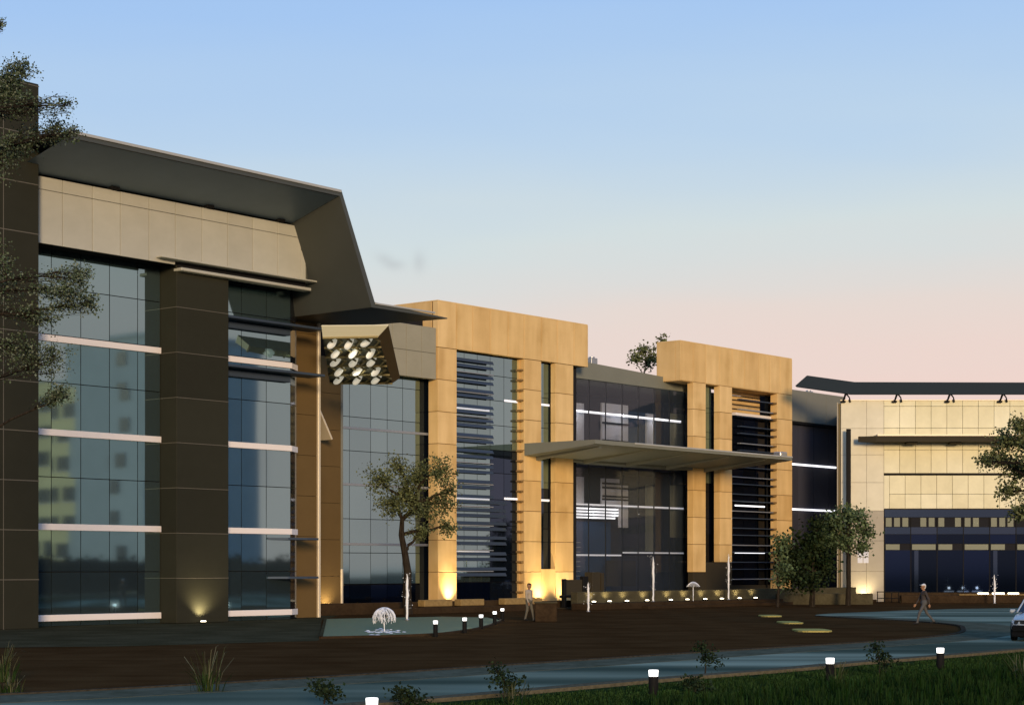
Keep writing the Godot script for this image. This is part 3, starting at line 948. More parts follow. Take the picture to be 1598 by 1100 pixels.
func entrance_canopy() -> void:
	var t := thing("entrance_canopy", "wide thin olive-grey canopy jutting out over the entrance between the portals", "canopy", 19.0, 0.0)
	var mb := MB.new()
	var sec := PackedVector2Array([Vector2(0.02, 9.35), Vector2(0.02, 10.1), Vector2(5.45, 10.1), Vector2(5.45, 9.86), Vector2(5.1, 9.80)])
	mb.prism(sec, 7.95 - 19.0, 30.5 - 19.0, func(q: Vector2, h: float) -> Vector3: return Vector3(h, q.y, q.x))
	part(t, "slab", mb, "olive_grey")
	for a in [9.2, 14.0, 18.6, 23.2, 27.8]:
		mb = MB.new()
		mb.prism(PackedVector2Array([Vector2(0.04, 9.1), Vector2(0.04, 9.4), Vector2(4.9, 9.85), Vector2(4.9, 9.74)]), a - 0.12 - 19.0, a + 0.12 - 19.0, func(q: Vector2, h: float) -> Vector3: return Vector3(h, q.y, q.x))
		part(t, "rib", mb, "olive_grey")
	bx(t, "edge_trim", "roof_edge", 12.0, 30.5, 10.02, 10.12, 5.44, 5.50, 0.01)
	bx(t, "wall_beam", "olive_grey", 12.92, 26.38, 9.2, 10.05, -1.5, 0.0, 0.02)
	bx(t, "roof_light", "steel", 29.4, 30.3, 10.12, 10.42, 4.6, 5.2, 0.05)


func link_wing() -> void:
	var t := thing("link_wing", "grey-topped dark glass link between the right portal and the cream building", "building", 45.0, -1.0)
	bx(t, "core", "core_dark", 39.6, 48.3, 0.0, 15.5, -8.0, -1.1)
	pane_grid(t, "glass_pane", "slate_glass", [39.6, 41.9, 44.2, 46.5, 47.6], [0.8, 3.6, 6.8, 10.2, 13.35], -0.9)
	for i in 3:
		bx(t, "fascia_panel", "grey_panel", 39.6 + 3.0 * i + 0.015, 42.6 + 3.0 * i - 0.015, 13.5, 15.85, -1.2, -0.6, 0.01)
	bx(t, "black_rail", "black", 39.6, 48.9, 13.3, 13.48, -0.9, -0.5)
	for y in [10.2, 6.8]:
		bx(t, "glow_strip", "strip_lamp", 39.8, 47.5, y, y + 0.14, -0.88, -0.80)
	bx(t, "base_wall", "dark_stone", 39.6, 48.0, 0.0, 0.8, -1.1, -0.7)


func wb(p: Node3D, nm: String, m: String, x0: float, x1: float, y0: float, y1: float, z0: float, z1: float, bev := 0.0) -> MeshInstance3D:   # box in world axes, under a thing made by thing_w
	var save: Vector3 = org[p]
	org[p] = p.position
	var o := bx(p, nm, m, x0, x1, y0, y1, z0, z1, bev)
	org[p] = save
	return o

func cream_building() -> void:
	var t := thing_w("cream_office_building", "cream panelled building with dark shelf and blue ground floor on the right", "building", Vector3(30, 0, -134))
	var z := -134.0
	var mb := MB.new()
	mb.prism(PackedVector2Array([Vector2(23.6, -134.15), Vector2(60, -134.15), Vector2(60, -160), Vector2(29.0, -160)]), 0.0, 14.3, func(q: Vector2, h: float) -> Vector3: return Vector3(q.x - 30.0, h, q.y + 134.0))
	part(t, "core", mb, "joint_dark")
	mb = MB.new()
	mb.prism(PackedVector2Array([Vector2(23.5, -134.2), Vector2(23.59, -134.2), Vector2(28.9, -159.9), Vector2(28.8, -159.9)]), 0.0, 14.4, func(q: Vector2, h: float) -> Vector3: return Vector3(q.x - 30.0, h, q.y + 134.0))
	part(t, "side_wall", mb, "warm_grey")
	# plain left part in large panels
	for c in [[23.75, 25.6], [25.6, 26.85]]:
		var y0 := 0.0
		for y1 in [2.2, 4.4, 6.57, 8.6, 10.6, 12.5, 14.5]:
			wb(t, "wall_panel", "pale_cream" if y0 > 6.0 else "warm_grey", c[0] + 0.008, c[1] - 0.008, y0 + 0.008, y1 - 0.008, z - 0.14, z, 0.008)  # lower panels greyer: the shadow on the wall is put into their colour
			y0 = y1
	# small panels
	var x := 26.85
	while x < 46.0:
		for r in [[14.1, 14.5], [12.53, 14.1], [11.6, 12.53], [10.96, 11.6], [9.27, 10.96]]:
			wb(t, "wall_panel", "cream%d" % (rng.randi() % 3), x + 0.012, x + 1.125, r[0] + 0.012, r[1] - 0.012, z - 0.14, z + rng.randf_range(-0.006, 0.0), 0.01)
		for r in [[7.77, 9.12], [6.72, 7.77]]:
			wb(t, "wall_panel", "cream%d" % (rng.randi() % 3), x + 0.4 + 0.012, x + 0.4 + 1.125, r[0] + 0.012, r[1] - 0.012, z - 0.14, z + rng.randf_range(-0.006, 0.0), 0.01)
		x += 1.137
	wb(t, "wall_panel", "cream1", 26.86, 27.24, 6.73, 9.1, z - 0.14, z - 0.005)
	wb(t, "black_joint", "black", 26.85, 46.0, 9.13, 9.26, z - 0.1, z + 0.03)
	wb(t, "top_edge", "trim", 23.7, 46.0, 14.5, 14.56, z - 0.3, z + 0.04)
	# dark shelf
	mb = MB.new()
	mb.prism(PackedVector2Array([Vector2(24.8, -133.0), Vector2(26.0, -132.5), Vector2(46, -132.5), Vector2(46, -134.0), Vector2(26.2, -134.0)]), 11.45, 11.85, func(q: Vector2, h: float) -> Vector3: return Vector3(q.x - 30.0, h, q.y + 134.0))
	part(t, "shelf", mb, "dark_stone")
	wb(t, "shelf_top", "trim", 26.1, 46.0, 11.86, 11.97, -134.0, -132.48)
	for xx in [28.7, 31.8, 35.0]:
		wb(t, "shelf_bracket", "dark_stone", xx - 0.4, xx + 0.4, 11.32, 11.45, -133.9, -132.9, 0.05)
	# ground floor glazing, with a mirrored roof band and windows painted in
	wb(t, "mirrored_roof_band", "navy_glass0", 26.9, 46.0, 6.1, 6.66, z - 0.1, z - 0.02)
	var gx := 26.9
	var k := 0
	while gx < 45.5:
		var w := 1.9
		wb(t, "glass_pane", "ink_glass%d" % (k % 3), gx + 0.03, gx + w - 0.03, 4.2, 4.85, z - 0.1, z - 0.05)
		wb(t, "glass_pane", "navy_glass%d" % (k % 3), gx + 0.03, gx + w - 0.03, 4.88, 5.38, z - 0.1, z - 0.05)
		wb(t, "glass_pane", "ink_glass%d" % ((k + 1) % 3), gx + 0.03, gx + w - 0.03, 0.7, 3.72, z - 0.1, z - 0.05)
		for i in [0, 1, 2]:
			if (k * 3 + i) % 4 == 3: continue
			wb(t, "mirrored_window", "blind_olive", gx + 0.1 + i * 0.6, gx + 0.52 + i * 0.6, 5.42, 6.06, z - 0.1, z - 0.06)  # pale panes drawn in for windows reflected from a block opposite
		wb(t, "mirrored_window", "blind_olive", gx + 0.1, gx + (1.8 if k % 2 else 1.1), 3.75, 4.15, z - 0.1, z - 0.06)
		if k % 3 == 1:
			wb(t, "inner_column", "navy_glass1", gx + 0.25, gx + 0.55, 0.7, 3.7, z - 0.06, z - 0.03)
		wb(t, "mullion", "black", gx - 0.03, gx + 0.03, 0.6, 6.1, z - 0.1, z - 0.03)
		gx += w
		k += 1
	wb(t, "glass_backing", "core_dark", 26.86, 46.0, 0.0, 6.7, z - 0.14, z - 0.102)
	wb(t, "sill_wall", "brown_wall", 26.86, 46.0, 0.0, 0.66, z - 0.1, z + 0.1)
	# small window and blinds in the left part
	for i in 2:
		for j in 2:
			wb(t, "small_window", "blind", 24.95 + i * 0.42, 25.32 + i * 0.42, 2.8 + j * 0.45, 3.2 + j * 0.45, z - 0.02, z + 0.015)
	# roof beam on brackets
	mb = MB.new()
	mb.prism(PackedVector2Array([Vector2(20.4, 15.55), Vector2(21.2, 16.25), Vector2(24.6, 15.78), Vector2(50, 15.72), Vector2(50, 14.9), Vector2(24.4, 14.9), Vector2(20.5, 15.45)]), -133.7, -133.3, func(q: Vector2, h: float) -> Vector3: return Vector3(q.x - 30.0, q.y, h + 134.0))
	var rbm := part(t, "roof_beam", mb, "dark_teal")
	rbm.set_meta("label", "dark teal beam above the roof edge")
	for xx in [24.0, 27.7, 31.5, 35.3, 39.0]:
		var b := MB.new()
		b.tube([Vector3(xx - 30, 14.95, 0.5), Vector3(xx - 30 - 0.1, 14.45, 0.1)], [0.09, 0.07], 6)
		b.tube([Vector3(xx - 30 + 0.05, 14.95, 0.5), Vector3(xx - 30 + 0.3, 14.7, 0.3), Vector3(xx - 30 + 0.4, 14.4, 0.1)], [0.06, 0.05, 0.07], 6)
		b.box(Vector3(xx - 30 - 0.12, 14.42, 0.1), Vector3(0.34, 0.14, 0.3), 0.02)
		part(t, "bracket", b, "black")
	var p := thing_w("black_post", "slim black post standing in front of the cream building's corner", "post", Vector3(24.15, 0, -133.2))
	mb = MB.new()
	mb.box(Vector3(0, 6.2, 0), Vector3(0.3, 12.4, 0.3), 0.02)
	part(p, "shaft", mb, "black")
	mb = MB.new()
	mb.box(Vector3(0, 0.03, 0), Vector3(0.5, 0.06, 0.5), 0.01)
	part(p, "foot_plate", mb, "black")


func mirrored_blocks() -> void:
	# the blocks across the street that the left wing's panes mirror
	var t := thing_w("apartment_block", "cream apartment block with window strips, mirrored in the left wing's panes", "building", Vector3(95.5, 0, -74.4), 0.93)
	wb(t, "wall", "block_cream", 95.5, 108.0, 0.0, 21.5, -74.4, -50.0)
	for f in 6:
		var z := -73.9
		var i := 0
		while z < -51.5:
			var o := wb(t, "window", "block_window", 95.40, 95.52, 3.4 + f * 3.0, 4.9 + f * 3.0, z, z + 0.8)
			wb2(o, t, "frame", "white_paint", 95.36, 95.5, 3.3 + f * 3.0, 3.4 + f * 3.0, z - 0.05, z + 0.85)
			z += 1.0 if i % 3 < 2 else 1.7
			i += 1
	wb(t, "roof", "block_grey", 95.3, 108.2, 21.5, 21.9, -74.5, -49.8)
	t = thing_w("grey_tower_block", "blue-grey tower block with a column of small windows, mirrored in the left wing's panes", "building", Vector3(95.0, 0, -74.6), 0.93)
	wb(t, "wall", "block_grey", 94.0, 108.0, 0.0, 24.8, -87.6, -74.6)
	wb(t, "roof", "block_grey", 93.8, 108.0, 24.8, 25.2, -87.8, -74.5)
	for f in 7:
		wb(t, "window", "block_window", 93.9, 94.02, 3.2 + f * 3.1, 4.6 + f * 3.1, -83.8, -82.2)
	# a tall clipped hedge in front of them
	var mb := MB.new()
	rng.seed = 77
	for i in 2600:
		var p := Vector3(rng.randf_range(-0.9, 0.9), rng.randf_range(0.1, 3.4), rng.randf_range(-26, 26))
		leaf(mb, p, 0.55, Color(0.012, 0.018, 0.02) * rng.randf_range(0.7, 1.5))
	mb.box(Vector3(0, 1.6, 0), Vector3(1.4, 3.0, 51.0), 0.1, Color(0.010, 0.013, 0.016))
	var h := put(self, "hedge", mb.mesh(M["leaf"]), Vector3(84, 0, -72))
	tag(h, "tall dark hedge mirrored low in the left wing's panes", "hedge")

func wb2(o: MeshInstance3D, t: Node3D, nm: String, m: String, x0: float, x1: float, y0: float, y1: float, z0: float, z1: float) -> void:
	var save: Vector3 = org[o]
	org[o] = t.position + o.position
	bx(o, nm, m, x0, x1, y0, y1, z0, z1)
	org[o] = save


# ---------------------------------------------------------------- terrace, walls, pool
func uplight(at: Vector3, label: String, e: float, toward := Vector3.ZERO, cone := 60.0, group := "ground uplights", big := 1.0) -> void:
	var t := thing_w("ground_uplight", label, "light", at, 0.0, group)
	var mb := MB.new()
	mb.lathe([Vector2(0.0, 0.0), Vector2(0.15, 0.0), Vector2(0.16, 0.05), Vector2(0.13, 0.07), Vector2(0.12, 0.05)], 12)
	part(t, "housing", mb, "black")
	mb = MB.new()
	mb.lathe([Vector2(0.125, 0.05), Vector2(0.115, 0.11), Vector2(0.0, 0.13)], 12)
	part(t, "lamp_lens", mb, "warm_lamp")
	spot(t, Vector3(0, 0.17, 0), toward if toward != Vector3.ZERO else Vector3(0, 1, -0.35), Color(1.0, 0.80, 0.46), e, cone, 0.06)

func terrace() -> void:
	var t := thing("terrace_wall", "long low olive terrace wall lit by a row of uplights below the entrance", "wall", 20.0, 6.0)
	bx(t, "ledge", "brown_wall", 4.6, 38.0, 0.0, 0.40, 6.25, 7.4, 0.03)
	bx(t, "wall", "olive_wall", 5.2, 38.0, 0.0, 1.06, 5.75, 6.24, 0.03)
	bx(t, "terrace_floor", "hall_floor", 13.0, 39.4, 0.0, 0.4, -1.4, 5.74)
	bx(t, "step", "brown_wall", 10.0, 38.0, 0.0, 0.2, 7.41, 7.9, 0.02)
	rng.seed = 21
	var an := ["first", "second", "third", "fourth", "fifth", "sixth", "seventh", "eighth", "ninth", "tenth"]
	var k := 0
	for a in [6.3, 7.83, 9.58, 11.65, 14.17, 15.99, 17.99, 19.9, 22.0, 23.93]:
		uplight(fp(a, 0.40, 6.62), "%s glowing uplight from the left along the olive terrace wall" % an[k], 2.0, Vector3(-0.25, 1, -0.45), 62.0, "uplights along the terrace wall")
		k += 1
	# low brown walls with pale seats between the pool and the portal
	var w := thing("planter_wall", "dark brown low planter wall behind the pool, left of the first portal", "wall", -6.0, 4.0)
	bx(w, "wall", "brown_wall", -16.5, 1.0, 0.0, 0.62, 3.6, 4.0, 0.02)
	bx(w, "wall", "brown_wall", -10.0, 1.0, 0.0, 0.34, 5.0, 5.4, 0.02)
	var labels := ["pale seat wall lit beside the tree's trunk", "short pale seat wall between the tree and the first portal pier", "pale seat wall in front of the first portal pier's right side"]
	var segs := [[-6.2, -3.9], [-3.2, -1.2], [0.6, 4.0]]
	for i in 3:
		var s := thing("seat_wall", labels[i], "bench", segs[i][0], 4.4, "pale seat walls by the pool")
		bx(s, "seat", "tan_wall", segs[i][0], segs[i][1], 0.36, 0.72, 4.1, 4.6, 0.03)
		bx(s, "base", "brown_wall", segs[i][0] + 0.1, segs[i][1] - 0.1, 0.0, 0.36, 4.15, 4.55)
	w = thing("planter_wall", "dark brown low wall in front of the first portal's glass", "wall", 4.0, 3.6)
	bx(w, "wall", "brown_wall", 1.1, 8.0, 0.0, 0.5, 3.4, 3.8, 0.02)
	w = thing_w("planter_wall", "dark brown planter wall with small lights in front of the blue ground floor", "wall", Vector3(33, 0, -129))
	wb(w, "wall", "brown_wall", 27.0, 42.0, 0.0, 0.55, -129.3, -128.7, 0.03)
	wb(w, "coping", "tan_wall", 31.0, 36.4, 0.555, 0.62, -129.35, -128.65, 0.01)
	wb(w, "glow_strip", "warm_lamp", 32.4, 33.1, 0.63, 0.72, -129.1, -128.9)
	wb(w, "glow_strip", "warm_lamp", 33.4, 34.2, 0.63, 0.72, -129.1, -128.9)
	wb(w, "glow_strip", "warm_lamp", 34.5, 35.2, 0.63, 0.72, -129.1, -128.9)
	for x in [32.75, 33.8, 34.85]:
		omni(w, Vector3(x, 0.95, -129.0) - w.position, Color(1, 0.82, 0.5), 0.35)
	w = thing_w("planter_wall", "olive planter wall under the dark bushy trees on the right", "wall", Vector3(19, 0, -122))
	wb(w, "wall", "olive_wall", 17.6, 24.0, 0.0, 0.75, -124.0, -123.4, 0.03)
	# big uplights
	uplight(fp(-25.4, 0.0, 8.75), "bright uplight at the foot of the dark column of the glass wing", 14.0, Vector3(0, 1, -0.2), 62.0, "ground uplights")
	uplight(fp(-9.0, 0.0, 0.25), "uplight at the foot of the tan pier behind the pool", 6.0, Vector3(-0.15, 1, -0.3), 55.0)
	uplight(fp(0.85, 0.0, 0.55), "bright uplight at the foot of the first portal's left pier", 26.0, Vector3(-0.12, 1, -0.22), 42.0)
	uplight(fp(9.2, 0.0, 0.7), "bright uplight at the foot of the first portal's twin piers", 16.0, Vector3(-0.1, 1, -0.3), 58.0)
	uplight(fp(11.4, 0.0, 0.8), "uplight hidden behind the dark slab group at the twin piers", 9.0, Vector3(-0.1, 1, -0.3), 60.0)
	uplight(Vector3(25.4, 0.0, -133.4), "bright uplight at the foot of the cream building's corner", 7.0, Vector3(0, 1, -0.35), 60.0)
	# bench and rail beside it
	var b := thing_w("metal_rack", "small dark metal rack beside the cream building's lit corner", "rack", Vector3(26.6, 0, -131.5))
	for x in [-0.7, -0.2, 0.3, 0.8]:
		var mb := MB.new()
		mb.tube([Vector3(x, 0, 0), Vector3(x, 0.75, 0)], [0.035, 0.035], 6)
		part(b, "upright", mb, "black")
	for y in [0.3, 0.75]:
		var mb := MB.new()
		mb.tube([Vector3(-0.75, y, 0), Vector3(0.85, y, 0)], [0.035, 0.035], 6)
		part(b, "rail", mb, "black")
	# dark slab group at the twin piers
	var g := thing("slab_monument", "group of dark upright slabs and a framed panel lit from behind at the twin piers", "monument", 8.4, 4.2)
	bx(g, "base_plate", "dark_stone", 6.4, 11.2, 0.0, 0.1, 3.4, 5.4, 0.02)
	bx(g, "framed_panel", "dark_stone", 6.5, 8.3, 0.75, 1.75, 4.2, 4.3, 0.02)
	bx(g, "panel_post", "black", 6.35, 6.55, 0.1, 1.8, 4.15, 4.4, 0.02)
	bx(g, "panel_post", "black", 8.2, 8.7, 0.1, 1.95, 4.1, 4.4, 0.02)
	bx(g, "panel_rail", "black", 6.2, 9.1, 0.68, 0.84, 4.1, 4.45, 0.02)
	bx(g, "slab", "dark_stone", 7.3, 7.9, 0.1, 0.7, 4.1, 4.4, 0.02)
	bx(g, "slab", "dark_stone", 8.95, 9.75, 0.1, 2.2, 3.9, 4.5, 0.02)
	bx(g, "slab", "black", 9.9, 10.25, 0.1, 2.2, 3.8, 4.1, 0.02)
	bx(g, "slab", "dark_stone", 10.4, 10.7, 0.1, 2.15, 3.8, 4.1, 0.02)
	var ord := ["leftmost", "second", "middle", "fourth", "rightmost"]
	for a in [6.9, 8.1, 8.85, 9.85, 10.8]:
		uplight(fp(a, 0.1, 3.5), "%s small glowing uplight from the left behind the dark slab group" % ord.pop_front(), 1.2, Vector3(-0.1, 1, -0.3), 60.0, "lights behind the slab group")


func pool() -> void:
	var pts := [[-8.9, -88.0], [-6.75, -65.0], [-4.59, -66.4], [-2.97, -68.2], [-2.0, -71.5], [-1.3, -75.5], [-0.9, -80.0], [-0.6, -86.0], [-1.2, -90.5], [-3.5, -92.0]]
	sheet("pool_water", pts, 0.05, "water")
	strip("pool_kerb", smooth([pts[0], pts[1]], 2), 0.12, -0.01, 0.09, "green_paving")
	strip("pool_edge", smooth(pts.slice(1), 4), -0.12, -0.01, 0.08, "brown_wall")
	# dome fountain
	rng.seed = 31
	var t := thing_w("dome_fountain", "white dome of falling water in the green pool", "fountain", Vector3(-4.85, 0.05, -70.5))
	var mb := MB.new()
	for i in 90:
		var w := rng.randf() * TAU
		var r := 0.40 + rng.randf() * 0.05
		var p := []
		var rr := []
		var t0 := rng.randf_range(0.0, 0.5)
		var t1 := rng.randf_range(1.1, 1.95)
		var wob := rng.randf_range(-0.25, 0.25)
		for k in 9:
			var s: float = lerp(t0, t1, k / 8.0)
			var wk: float = w + wob * sin(s * 5.0 + i)
			p.append(Vector3(cos(wk) * r * sin(s), 0.46 + 0.46 * cos(s), sin(wk) * r * sin(s)))
			rr.append(0.008 + 0.009 * rng.randf())
		mb.tube(p, rr, 4)
	part(t, "water_dome", mb, "spray")
	mb = MB.new()
	jet(mb, Vector3.ZERO, 0.9, 0.025, 30)
	part(t, "stem", mb, "spray")
	mb = MB.new()
	for i in 40:
		var c := Vector3(rng.randfn(0, 0.45), 0.012, rng.randfn(0, 1.2))
		mb.lathe([Vector2(0.09 * rng.randf_range(0.5, 1.6), 0.0), Vector2(0.05, 0.02), Vector2(0.0, 0.024)], 7, c)
	part(t, "foam", mb, "spray").set_meta("kind", "stuff")
	var jets := [[Vector3(-4.82, 0.05, -85.3), 2.15, "tall white water jet in the pool in front of the tree trunk"], [Vector3(4.25, 0.0, -103.4), 1.65, "thin white water jet right beside the dark slab group"], [fp(11.75, 0.4, 7.0), 2.75, "tall white water jet before the dark hall, left of the small dome fountain"], [fp(20.1, 0.4, 7.0), 2.95, "tall white water jet in front of the second portal's twin piers"], [Vector3(33.07, 0.0, -127.2), 1.95, "white water jet in front of the blue ground floor on the right"]]
	for j in jets:
		var q := thing_w("water_jet", j[2], "fountain", j[0], 0.0, "white water jets")
		mb = MB.new()
		jet(mb, Vector3.ZERO, j[1], 0.075, 60)
		part(q, "water_column", mb, "spray")
		mb = MB.new()
		mb.lathe([Vector2(0.0, 0.0), Vector2(0.11, 0.0), Vector2(0.09, 0.06), Vector2(0.05, 0.08)], 10)
		part(q, "nozzle", mb, "steel")
	# small umbrella-shaped fountain on the terrace
	t = thing_w("umbrella_fountain", "small white umbrella-shaped fountain before the second portal", "fountain", fp(15.99, 0.4, 7.05))
	mb = MB.new()
	for i in 26:
		var w := TAU * i / 26.0
		var p := []
		var rr := []
		for k in 7:
			var s := k / 6.0
			p.append(Vector3(cos(w) * 0.42 * s, 1.18 - 0.30 * s * s, sin(w) * 0.42 * s))
			rr.append(0.022 * (1.0 - 0.6 * s))
		mb.tube(p, rr, 4)
	part(t, "water_dome", mb, "spray")
	mb = MB.new()
	jet(mb, Vector3.ZERO, 1.2, 0.03, 40)
	part(t, "stem", mb, "spray")

func jet(mb: MB, at: Vector3, h: float, r: float, drops: int) -> void:
	var p := []
	var rr := []
	for k in 14:
		var s := k / 13.0
		p.append(at + Vector3(rng.randfn(0, r * 0.12), h * s, rng.randfn(0, r * 0.12)))
		rr.append(r * (0.65 + 0.5 * s - 1.05 * pow(s, 6.0)) * rng.randf_range(0.8, 1.2))
	mb.tube(p, rr, 8)
	for i in drops:
		var c := at + Vector3(rng.randfn(0, r * 1.5), h * rng.randf_range(0.25, 1.02), rng.randfn(0, r * 1.5))
		mb.box(c, Vector3.ONE * rng.randf_range(0.15, 0.5) * r, r * 0.1)


func roof_things() -> void:
	var labels := ["grey air-conditioning unit on the hall roof beside the left portal", "pale metal roof unit in front of the teal roof beam"]
	var spots := [fp(19.3, 15.75, -3.4), fp(47.0, 15.5, -3.0)]
	for k in 2:
		var t := thing_w("roof_unit", labels[k], "roof unit", spots[k], 0.88)
		t.scale = Vector3.ONE * 0.62
		var mb := MB.new()
		mb.box(Vector3(0, 0.85, 0), Vector3(1.1, 0.9, 0.8), 0.04)
		part(t, "casing", mb, "louver_light")
		mb = MB.new()
		mb.lathe([Vector2(0.32, 0.0), Vector2(0.36, 0.12), Vector2(0.30, 0.14), Vector2(0.0, 0.1)], 14, Vector3(0, 1.3, 0))
		part(t, "fan", mb, "steel")
		for i in 4:
			mb = MB.new()
			mb.tube([Vector3(-0.4 + 0.8 * (i % 2), 0, -0.3 + 0.6 * (i / 2)), Vector3(-0.4 + 0.8 * (i % 2), 0.42, -0.3 + 0.6 * (i / 2))], [0.04, 0.04], 6)
			part(t, "leg", mb, "steel")


func lamps() -> void:
	var near := [[2.57, -33.72, "nearest lit bollard lamp, left, in the long grass"], [6.54, -38.16, "lit bollard lamp on the lawn, middle of the three by the road"], [9.9, -42.9, "lit bollard lamp on the lawn, farthest right by the road"], [-2.0, -26.5, "bollard lamp at the bottom edge, only its lit top showing"]]
	for s in near:
		var low := 0.0
		bollard(Vector3(s[0], 0.115 + low * 2.0, s[1]), s[2], "lit bollard lamps beside the road", 0.09, 0.52, 0.45)
	var row := [[-2.75, -66.7, "dark bollard lamp nearest along the curved pool edge"], [-1.8, -70.5, "second dark bollard lamp along the curved pool edge"], [-1.25, -75.0, "third dark bollard lamp along the curved pool edge"], [-0.75, -80.5, "fourth dark bollard lamp along the curved pool edge"], [-0.45, -86.3, "last dark bollard lamp along the pool edge, left of the pale-shirted person"]]
	for s in row:
		bollard(Vector3(s[0], 0.0, s[1]), s[2], "bollard lamps along the pool edge", 0.085, 0.58, 0.35)

func bollard(at: Vector3, label: String, group: String, r: float, h: float, e: float) -> void:
	var t := thing_w("bollard_lamp", label, "lamp", at, 0.0, group)
	var mb := MB.new()
	mb.lathe([Vector2(0, 0), Vector2(r, 0), Vector2(r, h - 0.12), Vector2(r * 0.7, h - 0.115), Vector2(0, h - 0.115)], 14)
	part(t, "post", mb, "black")
	mb = MB.new()
	mb.lathe([Vector2(r * 0.92, h - 0.115), Vector2(r * 1.0, h - 0.012), Vector2(r * 0.95, h), Vector2(0, h + 0.004)], 14)
	part(t, "lamp_head", mb, "white_lamp")
	omni(t, Vector3(0, h - 0.05, 0), Color(1, 0.95, 0.82), e, 0.05, 8.0)


# ---------------------------------------------------------------- trees
func leaf(mb: MB, p: Vector3, s: float, col: Color) -> void:
	var d := Vector3(rng.randfn(0, 1), rng.randfn(0, 1), rng.randfn(0, 1)).normalized()
	var x := d.cross(Vector3(rng.randfn(0, 1), rng.randfn(0, 1), rng.randfn(0, 1))).normalized()
	var l := d * s
	var w := x * s * 0.38
	col.a = 1.0
	mb.quad(p, p + l * 0.5 - w, p + l, p + l * 0.5 + w, col)

func branch_path(a: Vector3, b: Vector3, sag: float, n_ := 6) -> Array:
	var o := []
	var side := Vector3(rng.randfn(0, 1), rng.randfn(0, 0.4), rng.randfn(0, 1)) * a.distance_to(b) * 0.10
	for i in n_:
		var s := i / float(n_ - 1)
		o.append(a.lerp(b, s) + Vector3(0, sag * sin(PI * s), 0) + side * sin(PI * s) + Vector3(rng.randfn(0, 1), rng.randfn(0, 1), rng.randfn(0, 1)) * a.distance_to(b) * 0.018 * sin(PI * s))
	return o

# clumps: [centre, radius xy, height radius, leaves]; trunk: list of points
func tree(nm: String, label: String, cat: String, at: Vector3, trunk: Array, r0: float, clumps: Array, size: float, cols: Array, group := "", twigs := 16, bare := 0.3) -> Node3D:
	var t := thing_w(nm, label, cat, at, 0.0, group)
	var wood := MB.new()
	var crown := MB.new()
	var rr := []
	for i in trunk.size():
		rr.append(r0 * lerp(1.0, 0.35, i / float(max(trunk.size() - 1, 1))))
	if trunk.size() > 1:
		wood.tube(trunk, rr, 10)
	for c in clumps:
		var mid: Vector3 = c[0]
		var rad := Vector3(c[1], c[2], c[1] if c.size() < 5 else c[4])
		var from: Vector3 = trunk[0]
		var best := 1e9
		for i in trunk.size():
			var q: Vector3 = trunk[i]
			var dd := q.distance_to(mid) + (3.0 if q.y > mid.y - 0.2 else 0.0)
			if dd < best and (i > 0 or trunk.size() == 1):
				best = dd
				from = q
		var limb := branch_path(from, mid, 0.1 * from.distance_to(mid), 7)
		var lr := []
		for i in 7: lr.append(r0 * lerp(0.42, 0.10, i / 6.0))
		wood.tube(limb, lr, 7)
		var per: int = max(int(c[3] / float(twigs)), 1)
		for i in twigs:
			var d := Vector3(rng.randfn(0, 1), rng.randfn(0, 1), rng.randfn(0, 1)).normalized()
			var reach := pow(rng.randf(), 0.4) * rng.randf_range(0.8, 1.15)
			var tip: Vector3 = mid + d * rad * reach
			var start: Vector3 = limb[rng.randi_range(4, 6)]
			var tw := branch_path(start, tip, 0.05, 6)
			wood.tube(tw, [r0 * 0.09, r0 * 0.075, r0 * 0.06, r0 * 0.045, r0 * 0.035, r0 * 0.02], 4, Color.WHITE, false)
			var leafy := rng.randf() > bare * 0.4
			var tone: float = rng.randf_range(0.75, 1.25)
			for k in per:
				var s := pow(rng.randf(), 0.6) if leafy else rng.randf_range(0.7, 1.0)
				if not leafy and k % 3 > 0: continue
				var f := s * 5.0
				var b: Vector3 = tw[min(int(f), 5)].lerp(tw[min(int(f) + 1, 5)], f - int(f))
				var sp: float = 0.16 * c[1] + size * 0.5
				b += Vector3(rng.randfn(0, sp), rng.randfn(0, sp * 0.8), rng.randfn(0, sp))
				leaf(crown, b, size * rng.randf_range(0.6, 1.3), pick(cols) * tone)
	part(t, "trunk", wood, "bark")
	part(t, "crown", crown, "leaf")
	return t

func at_px(x: float, y: float, d: float, base: Vector3) -> Vector3:   # a spot on the plane d metres away, relative to base
	return Vector3((x - 799.0) * d / 2900.0, 2.5 + (885.0 - y) * d / 2900.0, -d) - base

